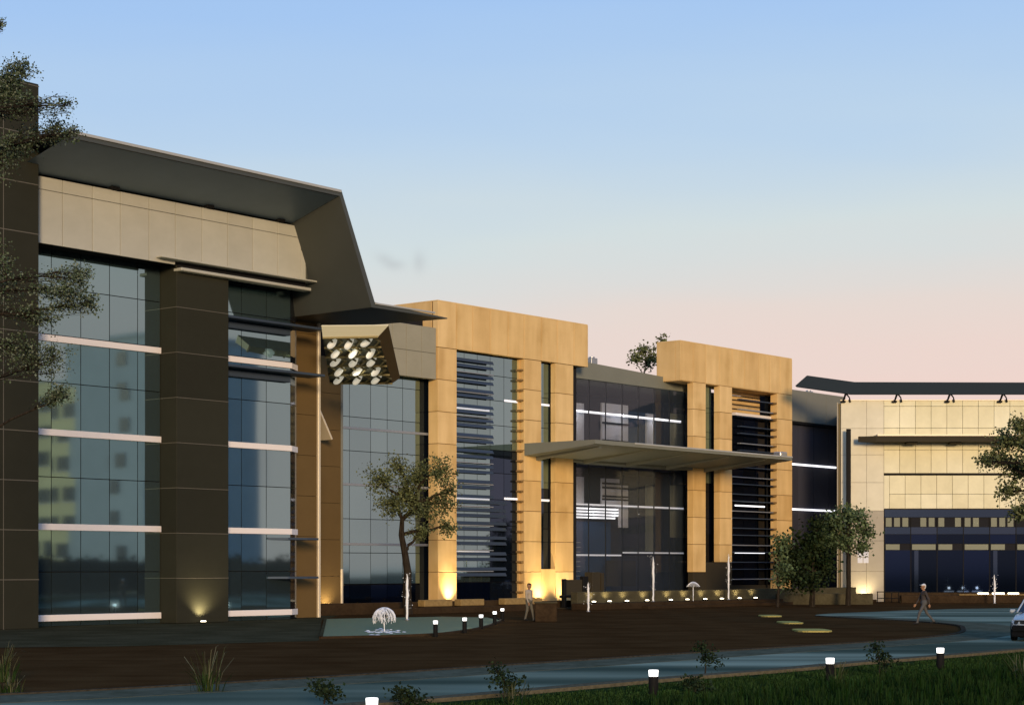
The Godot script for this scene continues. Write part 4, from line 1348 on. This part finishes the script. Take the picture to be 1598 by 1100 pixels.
func trees() -> void:
	rng.seed = 101
	var olive := [Color(0.085, 0.10, 0.042), Color(0.115, 0.135, 0.058), Color(0.065, 0.08, 0.036), Color(0.14, 0.155, 0.075)]
	var green := [Color(0.08, 0.115, 0.055), Color(0.11, 0.15, 0.075), Color(0.055, 0.08, 0.036)]
	var dark := [Color(0.020, 0.030, 0.014), Color(0.030, 0.042, 0.018), Color(0.014, 0.022, 0.010)]
	var silver := [Color(0.065, 0.09, 0.05), Color(0.10, 0.13, 0.08), Color(0.045, 0.065, 0.034), Color(0.15, 0.175, 0.125)]
	# spreading tree in front of the set-back wing
	var b := Vector3(-5.5, 0, -98)
	var cl := []
	for c in [[595, 748, 30, 26, 520], [622, 728, 24, 18, 380], [655, 745, 30, 24, 480], [690, 735, 26, 30, 480], [612, 785, 34, 24, 560], [650, 795, 34, 26, 520], [690, 785, 26, 26, 420], [700, 825, 18, 16, 240], [632, 765, 30, 22, 420], [660, 830, 22, 18, 260], [705, 765, 14, 18, 160]]:
		cl.append([at_px(c[0], c[1], 98 + rng.randf_range(-1.2, 1.2), b), c[2] / 29.6, c[3] / 27.0, c[4] * 2.2])
	tree("spreading_tree", "spreading olive tree in front of the set-back glass wing", "tree", b, [Vector3.ZERO, Vector3(-0.05, 1.2, 0), Vector3(0.0, 2.2, 0.1), Vector3(-0.15, 3.2, 0), Vector3(-0.35, 4.2, -0.1), Vector3(-0.3, 5.0, 0), Vector3(0.25, 5.8, 0)], 0.27, cl, 0.125, olive, "", 15, 0.5)
	# trees beside the cream building
	b = Vector3(21.9, 0, -121)
	cl = []
	for c in [[1300, 815, 24, 20, 480], [1330, 805, 26, 18, 520], [1352, 825, 18, 20, 320], [1318, 840, 26, 22, 460], [1345, 855, 16, 16, 200], [1290, 845, 20, 20, 320]]:
		cl.append([at_px(c[0], c[1], 121 + rng.randf_range(-1, 1), b), c[2] / 24.0, c[3] / 24.0, c[4] * 1.8])
	tree("street_tree", "light green round-crowned tree at the cream building's corner", "tree", b, [Vector3.ZERO, Vector3(0.05, 1.5, 0), Vector3(0.0, 2.6, 0.1), Vector3(0.05, 3.4, 0), Vector3(-0.1, 4.2, 0)], 0.18, cl, 0.2, green, "", 14, 0.1)
	b = Vector3(18.9, 0, -117)
	cl = []
	for c in [[1265, 850, 32, 40, 1500], [1240, 870, 26, 40, 1100], [1285, 880, 28, 34, 1000], [1255, 905, 38, 22, 900], [1225, 880, 16, 50, 600], [1275, 820, 18, 18, 300]]:
		cl.append([at_px(c[0], c[1], 117 + rng.randf_range(-1, 1), b), c[2] / 24.8, c[3] / 24.8, c[4]])
	tree("bushy_tree", "dense dark bushy tree in front of the second portal's right pier", "tree", b, [Vector3.ZERO, Vector3(0.05, 1.0, 0), Vector3(0.0, 2.0, 0.1), Vector3(0.1, 3.0, 0)], 0.2, cl, 0.22, dark, "", 22, 0.0)
	b = Vector3(16.6, 0, -116)
	cl = []
	for c in [[1222, 850, 14, 26, 420], [1228, 885, 18, 28, 420], [1216, 905, 14, 20, 200]]:
		cl.append([at_px(c[0], c[1], 116, b), c[2] / 25.0, c[3] / 25.0, c[4]])
	tree("bushy_tree", "slim leafy shrub tree left of the dense dark tree", "tree", b, [Vector3.ZERO, Vector3(0.05, 1.0, 0), Vector3(0.0, 2.0, 0.1)], 0.1, cl, 0.2, green, "", 14, 0.1)
	# tree leaning in from the right
	b = Vector3(17.6, 0, -58)
	cl = []
	for c in [[1575, 690, 26, 22, 420], [1590, 665, 24, 18, 340], [1555, 715, 26, 18, 380], [1535, 720, 16, 10, 140], [1585, 735, 26, 24, 440], [1570, 770, 22, 16, 260], [1590, 800, 16, 26, 300], [1640, 700, 50, 50, 1500], [1650, 780, 40, 40, 800]]:
		cl.append([at_px(c[0], c[1], 58 + rng.randf_range(-0.8, 0.8), b), c[2] / 50.0, c[3] / 50.0, c[4] * 1.8])
	tree("street_tree", "olive tree branch crown leaning in at the right edge", "tree", b, [Vector3.ZERO, Vector3(0.0, 2.0, 0), Vector3(-0.05, 3.4, 0.1), Vector3(-0.1, 4.6, 0)], 0.2, cl, 0.10, olive, "", 15, 0.4)
	# tall tree at the left edge
	b = Vector3(-16.4, 0, -50)
	cl = []
	for c in [[25, 115, 34, 26, 620], [10, 150, 36, 30, 520], [45, 165, 24, 24, 320], [100, 165, 20, 16, 150], [85, 205, 28, 22, 340], [115, 205, 14, 14, 160], [35, 225, 30, 26, 320], [0, 240, 40, 40, 420], [125, 435, 24, 24, 420], [105, 460, 32, 22, 480], [140, 475, 18, 18, 260], [75, 500, 26, 20, 280], [85, 560, 34, 28, 400], [40, 545, 30, 40, 300], [95, 615, 26, 14, 280], [10, 430, 30, 60, 300], [0, 40, 8, 12, 60], [-70, 200, 70, 90, 1200], [-60, 450, 60, 90, 700]]:
		cl.append([at_px(c[0], c[1], 50 + rng.randf_range(-0.8, 0.8), b), c[2] / 58.0, c[3] / 50.0, c[4] * 3.4])
	tree("tall_tree", "tall dark tree at the left edge with branches across the glass wing", "tree", b, [Vector3.ZERO, Vector3(0.1, 3.0, 0), Vector3(0.2, 5.5, 0), Vector3(0.1, 8.0, 0.1), Vector3(0.35, 10.0, 0), Vector3(0.4, 12.5, 0)], 0.13, cl, 0.068, silver, "", 34, 0.35)
	# roof shrubs
	b = fp(28.0, 15.4, -5.5)
	cl = []
	var dd := -b.z
	for c in [[990, 560, 14, 14, 240], [1005, 545, 16, 14, 300], [1022, 555, 12, 16, 220], [1035, 530, 8, 10, 130], [1012, 565, 18, 10, 220]]:
		cl.append([at_px(c[0], c[1], dd + rng.randf_range(-0.5, 0.5), b), c[2] / 22.5, c[3] / 22.5, c[4]])
	tree("roof_shrub", "olive shrub growing on the hall roof beside the right portal", "shrub", b, [Vector3(0, -0.3, 0), Vector3(0, 0.3, 0), Vector3(0.1, 0.8, 0)], 0.08, cl, 0.2, olive, "", 12, 0.3)


# ---------------------------------------------------------------- plants
func blade_tuft(mb: MB, n_: int, h: float, spread: float, w: float, cols: Array, lean := 0.6) -> void:
	for i in n_:
		var az := rng.randf() * TAU
		var base := Vector3(cos(az), 0, sin(az)) * spread * rng.randf() * 0.4
		var out := Vector3(cos(az + rng.randfn(0, 0.4)), 0, sin(az + rng.randfn(0, 0.4)))
		var l := h * rng.randf_range(0.55, 1.1)
		var bend := rng.randf_range(0.1, lean)
		var side := out.cross(Vector3.UP) * w
		var col: Color = pick(cols) * rng.randf_range(0.7, 1.3)
		col.a = 1.0
		var p0 := base
		var p1 := base + Vector3(0, l * 0.5, 0) + out * l * bend * 0.25
		var p2 := base + Vector3(0, l * 0.86, 0) + out * l * bend * 0.7
		var p3 := base + Vector3(0, l * (1.0 - bend * 0.25), 0) + out * l * bend * 1.1
		mb.quad(p0 - side, p1 - side, p1 + side, p0 + side, col)
		mb.quad(p1 - side, p2 - side * 0.7, p2 + side * 0.7, p1 + side, col)
		mb.tri(p2 - side * 0.7, p3, p2 + side * 0.7, col)

func plants() -> void:
	rng.seed = 202
	var gcol := [Color(0.016, 0.034, 0.010), Color(0.024, 0.046, 0.015), Color(0.032, 0.056, 0.020)]
	var rcol := [Color(0.03, 0.04, 0.018), Color(0.05, 0.058, 0.025), Color(0.10, 0.10, 0.06)]
	# lawn grass
	var mb := MB.new()
	blade_tuft(mb, 9, 0.075, 0.24, 0.006, gcol, 0.9)
	grass_field("lawn_grass", "short dark green lawn grass beside the road", mb, 26000, 14.0, 1.7, [0.7, 1.3])
	mb = MB.new()
	blade_tuft(mb, 12, 0.30, 0.3, 0.008, [Color(0.010, 0.022, 0.007), Color(0.016, 0.034, 0.010), Color(0.022, 0.04, 0.014)], 0.7)
	grass_field("long_grass", "longer rough grass along the bottom edge", mb, 5200, 12.0, 5.2, [0.5, 1.3])
	# tufts of reeds
	var spots := [[-11.1, -40.5, 0.95, 44, "reed tuft at the far left bottom corner"], [-6.1, -37.2, 0.95, 40, "reed tuft at the bottom left in front of the teal road"], [6.5, -37.0, 0.55, 26, "pale reed tuft beside the middle bollard lamp"], [10.35, -37.5, 0.75, 44, "spiky green tuft at the right edge of the lawn"], [0.0, -31.5, 0.5, 34, "dark tuft at the bottom, left of the nearest bollard lamp"], [-9.9, -36.6, 0.4, 34, "low dark tuft beside the far left reeds"]]
	for s in spots:
		mb = MB.new()
		blade_tuft(mb, s[3], s[2], 0.6, 0.008, rcol, 0.8)
		blade_tuft(mb, s[3], s[2] * 0.5, 0.9, 0.012, gcol, 0.9)
		var t := thing_w("reed_tuft", s[4], "plant", Vector3(s[0], 0.1 if s[0] > -5.0 else 0.0, s[1]), 0.0, "reed tufts")
		part(t, "blades", mb, "leaf").set_meta("kind", "stuff")
	# dark saplings in front of the road
	var dark := [Color(0.018, 0.030, 0.016), Color(0.028, 0.042, 0.022), Color(0.012, 0.020, 0.012)]
	for s in [[-0.15, -33.6, 0.75, "dark leafy sapling at the bottom beside the road, left one"], [4.35, -41.8, 0.85, "dark leafy sapling beside the road, above the nearest bollard lamp"], [7.95, -40.2, 0.95, "dark leafy sapling between the two right bollard lamps"], [-1.8, -31.2, 0.4, "low dark bush at the bottom, left of centre"], [-3.3, -32.6, 0.42, "low dark bush at the bottom edge, left of the half-hidden bollard lamp"], [3.4, -34.6, 0.34, "low dark bush in the long grass, right of the nearest bollard lamp"]]:
		var h: float = s[2] * 0.85
		var at := Vector3(s[0], 0.1, s[1])
		tree("sapling", s[3], "plant", at, [Vector3.ZERO, Vector3(0.02, h * 0.4, 0), Vector3(-0.03, h * 0.75, 0.02)], 0.018, [[Vector3(0, h * 0.55, 0), 0.28, h * 0.25, 150], [Vector3(-0.12, h * 0.8, 0), 0.22, h * 0.22, 120], [Vector3(0.15, h * 0.35, 0), 0.3, h * 0.2, 130]], 0.07, dark, "dark saplings beside the road", 10, 0.0)

func grass_field(nm: String, label: String, mb: MB, count: int, depth: float, off: float, sc: Array) -> void:
	var mm := MultiMesh.new()
	mm.transform_format = MultiMesh.TRANSFORM_3D
	mm.mesh = mb.mesh(M["leaf"])
	mm.instance_count = count
	var pts := []
	for p in near_edge:
		if p[0] > -9.0 and p[0] < 26.0: pts.append(Vector2(p[0], p[1]))
	for i in count:
		var k := rng.randi_range(0, pts.size() - 2)
		var p: Vector2 = pts[k].lerp(pts[k + 1], rng.randf())
		var q := p + Vector2(0.62, 0.78) * (off + depth * rng.randf())
		var s := rng.randf_range(sc[0], sc[1])
		mm.set_instance_transform(i, Transform3D(Basis(Vector3.UP, rng.randf() * TAU).scaled(Vector3(s, s * rng.randf_range(0.8, 1.2), s)), Vector3(q.x, 0.12, q.y)))
	var o := MultiMeshInstance3D.new()
	o.name = nm
	o.multimesh = mm
	add_child(o)
	tag(o, label, "grass", "", "stuff")


# ---------------------------------------------------------------- people
func nets(mb: MB, bones: Array, cell: float, k: float) -> void:   # bones: [p0, p1, r0, r1, colour]; surface nets of their smooth union
	var lo := Vector3.ONE * 1e9
	var hi := -lo
	for b in bones:
		for e in 2:
			lo = lo.min(b[e] - Vector3.ONE * (b[2 + e] + 3.0 * cell))
			hi = hi.max(b[e] + Vector3.ONE * (b[2 + e] + 3.0 * cell))
	var nx := int((hi.x - lo.x) / cell) + 2
	var ny := int((hi.y - lo.y) / cell) + 2
	var nz := int((hi.z - lo.z) / cell) + 2
	var f := PackedFloat32Array()
	f.resize(nx * ny * nz)
	f.fill(1.0)
	for b in bones:
		var p0: Vector3 = b[0]
		var p1: Vector3 = b[1]
		var m: float = max(b[2], b[3]) + 3.0 * cell + k
		var l0 := ((p0.min(p1) - Vector3.ONE * m - lo) / cell).max(Vector3.ZERO)
		var l1 := (p0.max(p1) + Vector3.ONE * m - lo) / cell
		var ax := p1 - p0
		var len2: float = max(ax.length_squared(), 1e-9)
		for z in range(int(l0.z), min(int(l1.z) + 1, nz)):
			for y in range(int(l0.y), min(int(l1.y) + 1, ny)):
				for x in range(int(l0.x), min(int(l1.x) + 1, nx)):
					var p := lo + Vector3(x, y, z) * cell
					var t: float = clamp((p - p0).dot(ax) / len2, 0.0, 1.0)
					var d: float = p.distance_to(p0 + ax * t) - lerp(b[2], b[3], t)
					var i := (z * ny + y) * nx + x
					var h: float = clamp(0.5 + 0.5 * (f[i] - d) / k, 0.0, 1.0)
					f[i] = lerp(f[i], d, h) - k * h * (1.0 - h)
	var vid := {}
	var k0 := mb.v.size()
	for z in nz - 1:
		for y in ny - 1:
			for x in nx - 1:
				var i := (z * ny + y) * nx + x
				var s := 0
				var sum := Vector3.ZERO
				var cs := [i, i + 1, i + nx, i + nx + 1, i + nx * ny, i + nx * ny + 1, i + nx * ny + nx, i + nx * ny + nx + 1]
				var inside := 0
				for c in 8:
					if f[cs[c]] < 0.0: inside += 1
				if inside == 0 or inside == 8: continue
				for e in [[0, 1], [2, 3], [4, 5], [6, 7], [0, 2], [1, 3], [4, 6], [5, 7], [0, 4], [1, 5], [2, 6], [3, 7]]:
					var fa: float = f[cs[e[0]]]
					var fb: float = f[cs[e[1]]]
					if (fa < 0.0) != (fb < 0.0):
						var t := fa / (fa - fb)
						var ca := Vector3(e[0] & 1, (e[0] >> 1) & 1, e[0] >> 2)
						var cb := Vector3(e[1] & 1, (e[1] >> 1) & 1, e[1] >> 2)
						sum += ca.lerp(cb, t)
						s += 1
				vid[i] = mb.v.size()
				var p := lo + (Vector3(x, y, z) + sum / s) * cell
				var col := Color.WHITE
				var best := 1e9
				for b in bones:
					var ax: Vector3 = b[1] - b[0]
					var t: float = clamp((p - b[0]).dot(ax) / max(ax.length_squared(), 1e-9), 0.0, 1.0)
					var d: float = p.distance_to(b[0] + ax * t) - lerp(b[2], b[3], t)
					if d < best:
						best = d
						col = b[4]
				mb.v.append(p)
				mb.c.append(col)
				mb.n.append(Vector3(f[i + 1] - f[i] + f[i + nx + 1] - f[i + nx], f[i + nx] - f[i] + f[i + nx + 1] - f[i + 1], f[i + nx * ny] - f[i] + f[i + nx * ny + 1] - f[i + 1]).normalized())
	for z in range(1, nz - 1):
		for y in range(1, ny - 1):
			for x in range(1, nx - 1):
				var i := (z * ny + y) * nx + x
				for e in 3:
					var st: int = [1, nx, nx * ny][e]
					if (f[i] < 0.0) == (f[i + st] < 0.0): continue
					var u: int = [nx, nx * ny, 1][e]
					var w: int = [nx * ny, 1, nx][e]
					var a: Array = [i, i - u, i - u - w, i - w]
					if not (vid.has(a[0]) and vid.has(a[1]) and vid.has(a[2]) and vid.has(a[3])): continue
					var q: Array = [vid[a[0]], vid[a[1]], vid[a[2]], vid[a[3]]]
					if f[i] < 0.0:
						mb.ix.append_array([q[0], q[2], q[1], q[0], q[3], q[2]])
					else:
						mb.ix.append_array([q[0], q[1], q[2], q[0], q[2], q[3]])

func hand(mb: MB, wrist: Vector3, dir: Vector3, side: Vector3, skin: Color) -> void:
	var d := dir.normalized()
	var s := (side - d * side.dot(d)).normalized()
	var nrm := d.cross(s)
	var bones := [[wrist, wrist + d * 0.03, 0.026, 0.026, skin], [wrist + d * 0.03 + s * 0.025, wrist + d * 0.085 + s * 0.028, 0.016, 0.014, skin], [wrist + d * 0.03 - s * 0.02, wrist + d * 0.085 - s * 0.026, 0.016, 0.014, skin], [wrist + d * 0.02, wrist + d * 0.085, 0.02, 0.016, skin]]
	var ln := [0.065, 0.078, 0.072, 0.055]
	for k in 4:
		var b := wrist + d * 0.088 + s * (0.030 - 0.020 * k)
		var m: Vector3 = b + d * ln[k] * 0.5 + nrm * 0.006
		bones.append([b, m, 0.0095, 0.009, skin])
		bones.append([m, m + d * ln[k] * 0.42 + nrm * ln[k] * 0.28, 0.009, 0.0075, skin])
	bones.append([wrist + d * 0.03 + s * 0.028, wrist + d * 0.06 + s * 0.052, 0.013, 0.011, skin])
	bones.append([wrist + d * 0.06 + s * 0.052, wrist + d * 0.092 + s * 0.056 + nrm * 0.01, 0.011, 0.009, skin])
	nets(mb, bones, 0.006, 0.006)

func person(at: Vector3, turn: float, label: String, skin: Color, top: Color, legs: Color, shoe: Color, hair: Color, stride: float, hat: bool) -> void:
	var t := thing_w("person", label, "person", at, turn, "")
	var mb := MB.new()
	# faces +z; y up. Joints of a walking figure 1.74 m tall
	var hip := Vector3(0, 0.93, 0)
	var f := stride
	var bones := []
	bones.append([Vector3(0, 0.95, 0), Vector3(0, 1.10, 0.0), 0.135, 0.125, top])
	bones.append([Vector3(-0.05, 0.95, 0), Vector3(0.05, 0.95, 0), 0.135, 0.135, legs])
	bones.append([Vector3(0, 1.10, 0), Vector3(0, 1.32, 0.01), 0.125, 0.13, top])
	bones.append([Vector3(-0.09, 1.34, 0.0), Vector3(0.09, 1.34, 0.0), 0.105, 0.105, top])
	bones.append([Vector3(-0.17, 1.40, 0.0), Vector3(0.17, 1.40, 0.0), 0.06, 0.06, top])
	bones.append([Vector3(0, 1.42, 0.0), Vector3(0, 1.52, 0.02), 0.056, 0.052, skin])
	for s in [-1.0, 1.0]:
		var fw: float = f * s
		var h := Vector3(0.09 * s, 0.92, 0)
		var kn := h + Vector3(0.01 * s, -0.42, 0.20 * fw + 0.04)
		var an := kn + Vector3(0.0, -0.40, (0.10 if fw > 0 else -0.32 * f))
		if fw > 0: an.y = 0.085
		else: an.y = 0.12 + 0.03 * f
		bones.append([h, kn, 0.088, 0.062, legs])
		bones.append([kn, an, 0.060, 0.046, legs])
		bones.append([an + Vector3(0, -0.035, -0.03), an + Vector3(0.01 * s, -0.045 - (0.05 * f if fw <= 0 else 0.0), 0.15), 0.046, 0.036, shoe])
		var sh := Vector3(0.19 * s, 1.39, 0)
		var el := sh + Vector3(0.05 * s, -0.28, -0.12 * fw)
		var wr := el + Vector3(-0.01 * s, -0.23, 0.06 - 0.10 * fw)
		bones.append([sh, el, 0.056, 0.046, top])
		bones.append([el, wr, 0.044, 0.032, top])
		hand(mb, wr, wr - el, Vector3(0, 0, 1), skin)
	nets(mb, bones, 0.025, 0.035)
	# head
	var hc := Vector3(0, 1.63, 0.03)
	nets(mb, [[hc + Vector3(0, 0.03, -0.015), hc + Vector3(0, 0.02, 0.01), 0.092, 0.088, skin], [hc + Vector3(0, -0.03, 0.03), hc + Vector3(0, -0.08, 0.045), 0.062, 0.042, skin], [hc + Vector3(0, 0.005, 0.095), hc + Vector3(0, -0.025, 0.112), 0.012, 0.016, skin], [hc + Vector3(-0.09, 0.0, 0.0), hc + Vector3(-0.092, -0.03, 0.0), 0.018, 0.014, skin], [hc + Vector3(0.09, 0.0, 0.0), hc + Vector3(0.092, -0.03, 0.0), 0.018, 0.014, skin], [hc + Vector3(-0.02, -0.062, 0.088), hc + Vector3(0.02, -0.062, 0.088), 0.008, 0.008, skin * Color(0.8, 0.5, 0.5)], [hc + Vector3(-0.033, 0.012, 0.085), hc + Vector3(-0.033, 0.012, 0.088), 0.010, 0.010, Color(0.03, 0.02, 0.02)], [hc + Vector3(0.033, 0.012, 0.085), hc + Vector3(0.033, 0.012, 0.088), 0.010, 0.010, Color(0.03, 0.02, 0.02)], [hc + Vector3(0, -0.09, -0.02), hc + Vector3(0, -0.16, -0.02), 0.054, 0.054, skin]], 0.011, 0.014)
	part(t, "body", mb, "figure")
	mb = MB.new()
	nets(mb, [[hc + Vector3(0, 0.06, -0.03), hc + Vector3(0, 0.055, 0.015), 0.085, 0.078, hair], [hc + Vector3(0, -0.02, -0.05), hc + Vector3(0, 0.02, -0.04), 0.066, 0.08, hair]], 0.016, 0.02)
	if hat:
		mb.box(hc + Vector3(0, 0.085, 0.10), Vector3(0.15, 0.015, 0.10), 0.004, hair)
	part(t, "cap" if hat else "hair", mb, "figure")

func people() -> void:
	rng.seed = 303
	var skin := Color(0.30, 0.17, 0.10)
	person(Vector3(0.78, 0, -85.3), 0.9, "person in a pale shirt and grey trousers standing by the pool's end", skin, Color(0.34, 0.29, 0.22), Color(0.12, 0.11, 0.09), Color(0.02, 0.02, 0.02), Color(0.05, 0.035, 0.02), 0.35, false)
	person(Vector3(17.89, 0.012, -80.6), -1.45, "person in dark clothes and a white cap walking on the side road", skin, Color(0.055, 0.05, 0.045), Color(0.09, 0.09, 0.085), Color(0.02, 0.02, 0.02), Color(0.6, 0.6, 0.58), 1.0, true)
	var t := thing_w("stone_block", "dark low stone block beside the person in the pale shirt", "block", Vector3(1.55, 0, -85.2))
	var mb := MB.new()
	mb.box(Vector3(0, 0.42, 0), Vector3(1.0, 0.84, 0.8), 0.03)
	part(t, "block", mb, "brown_wall")
	mb = MB.new()
	mb.box(Vector3(0, 0.88, 0), Vector3(1.06, 0.07, 0.86), 0.02)
	part(t, "cap_stone", mb, "olive_wall")


# ---------------------------------------------------------------- car
func car() -> void:
	var t := thing_w("parked_car", "pale grey saloon car at the right edge, seen from the front", "car", Vector3(18.3, 0.012, -64.0), -0.36)
	# body lofted along z: [z, half width low, half width high, bottom, shoulder, top]
	var secs := [[2.12, 0.62, 0.60, 0.34, 0.62, 0.68], [2.02, 0.80, 0.74, 0.26, 0.66, 0.76], [1.8, 0.87, 0.80, 0.22, 0.70, 0.82], [1.3, 0.89, 0.82, 0.20, 0.76, 0.90], [0.75, 0.89, 0.83, 0.20, 0.82, 0.97], [-1.6, 0.89, 0.83, 0.20, 0.86, 1.0], [-2.1, 0.86, 0.80, 0.24, 0.84, 0.98], [-2.35, 0.76, 0.70, 0.34, 0.78, 0.90]]
	var mb := MB.new()
	var rings := []
	for s in secs:
		rings.append([Vector3(-s[1] * 0.9, s[3], s[0]), Vector3(-s[1], (s[3] + s[4]) * 0.45, s[0]), Vector3(-s[1], s[4] * 0.92, s[0]), Vector3(-s[2], s[4] + 0.04, s[0]), Vector3(-s[2] * 0.6, s[5], s[0]), Vector3(0, s[5] + 0.015, s[0]), Vector3(s[2] * 0.6, s[5], s[0]), Vector3(s[2], s[4] + 0.04, s[0]), Vector3(s[1], s[4] * 0.92, s[0]), Vector3(s[1], (s[3] + s[4]) * 0.45, s[0]), Vector3(s[1] * 0.9, s[3], s[0])])
	for i in rings.size() - 1:
		for j in 11:
			var k := (j + 1) % 11
			mb.oquad(rings[i][j], rings[i][k], rings[i + 1][k], rings[i + 1][j], rings[i][j] + rings[i][k] - Vector3(0, 1.2, 0))
	for e in [0, rings.size() - 1]:
		for j in range(1, 10):
			mb.otri(rings[e][0], rings[e][j], rings[e][j + 1], Vector3(0, 0, 1 if e == 0 else -1))
	part(t, "body", mb, "car_paint")
	# cabin
	var cb := [Vector3(-0.76, 0.95, 0.85), Vector3(0.76, 0.95, 0.85), Vector3(0.56, 1.40, 0.05), Vector3(-0.56, 1.40, 0.05)]
	var rb := [Vector3(-0.76, 0.97, -1.85), Vector3(0.76, 0.97, -1.85), Vector3(0.56, 1.39, -1.15), Vector3(-0.56, 1.39, -1.15)]
	mb = MB.new()
	mb.oquad(cb[0], cb[1], cb[2], cb[3], Vector3(0, 1, 1))
	part(t, "windscreen", mb, "car_glass")
	mb = MB.new()
	mb.oquad(rb[0], rb[1], rb[2], rb[3], Vector3(0, 1, -1))
	part(t, "rear_window", mb, "car_glass")
	for s in [0, 1]:
		mb = MB.new()
		var o := 3 if s == 0 else 2
		mb.oquad(cb[s], rb[s], rb[o], cb[o], Vector3(-1 if s == 0 else 1, 0.3, 0))
		part(t, "side_window", mb, "car_glass")
	mb = MB.new()
	mb.box(Vector3(0, 1.405, -0.55), Vector3(1.16, 0.05, 1.32), 0.02)
	for s in [-1.0, 1.0]:
		mb.tube([Vector3(0.77 * s, 0.95, 0.86), Vector3(0.575 * s, 1.41, 0.06)], [0.03, 0.03], 6)
		mb.tube([Vector3(0.77 * s, 0.97, -1.86), Vector3(0.575 * s, 1.40, -1.16)], [0.04, 0.04], 6)
	part(t, "roof", mb, "car_paint")
	mb = MB.new()
	mb.box(Vector3(0, 0.43, 2.06), Vector3(1.66, 0.24, 0.2), 0.05)
	mb.box(Vector3(0, 0.25, 1.98), Vector3(1.70, 0.22, 0.26), 0.04)
	part(t, "bumper", mb, "rubber")
	for s in [-1.0, 1.0]:
		mb = MB.new()
		mb.box(Vector3(0.56 * s, 0.63, 2.07), Vector3(0.40, 0.14, 0.10), 0.03, Color.WHITE, Basis(Vector3.UP, 0.14 * s))
		var hl := part(t, "headlight", mb, "lamp_glass")
		mb = MB.new()
		mb.box(Vector3(0.56 * s, 0.715, 2.07), Vector3(0.44, 0.025, 0.12), 0.008, Color.WHITE, Basis(Vector3.UP, 0.14 * s))
		mb.box(Vector3(0.56 * s, 0.55, 2.07), Vector3(0.44, 0.025, 0.12), 0.008, Color.WHITE, Basis(Vector3.UP, 0.14 * s))
		part(hl, "bezel", mb, "car_paint")
		mb = MB.new()
		mb.box(Vector3(0.15 * s, 0.62, 2.14), Vector3(0.20, 0.15, 0.03), 0.02)
		var gr := part(t, "grille", mb, "black")
		mb = MB.new()
		for k in 5:
			mb.box(Vector3((0.08 + 0.035 * k) * s, 0.62, 2.16), Vector3(0.008, 0.13, 0.01))
		part(gr, "slat", mb, "steel")
		mb = MB.new()
		mb.box(Vector3(0.95 * s, 0.98, 0.55), Vector3(0.20, 0.13, 0.10), 0.03)
		part(t, "wing_mirror", mb, "car_paint")
		for z in [1.35, -1.4]:
			mb = MB.new()
			mb.lathe([Vector2(0.19, -0.1), Vector2(0.30, -0.1), Vector2(0.32, -0.06), Vector2(0.32, 0.06), Vector2(0.30, 0.1), Vector2(0.19, 0.1)], 20)
			var w := part(t, "wheel", mb, "rubber")
			w.position = Vector3(0.82 * s, 0.32, z)
			w.rotation.z = PI / 2
			mb = MB.new()
			mb.lathe([Vector2(0.0, -0.08), Vector2(0.19, -0.09), Vector2(0.19, 0.09), Vector2(0.0, 0.08)], 16)
			part(w, "rim", mb, "steel")
	mb = MB.new()
	mb.box(Vector3(0, 0.44, 2.17), Vector3(0.5, 0.11, 0.015), 0.004)
	part(t, "number_plate", mb, "white_paint")
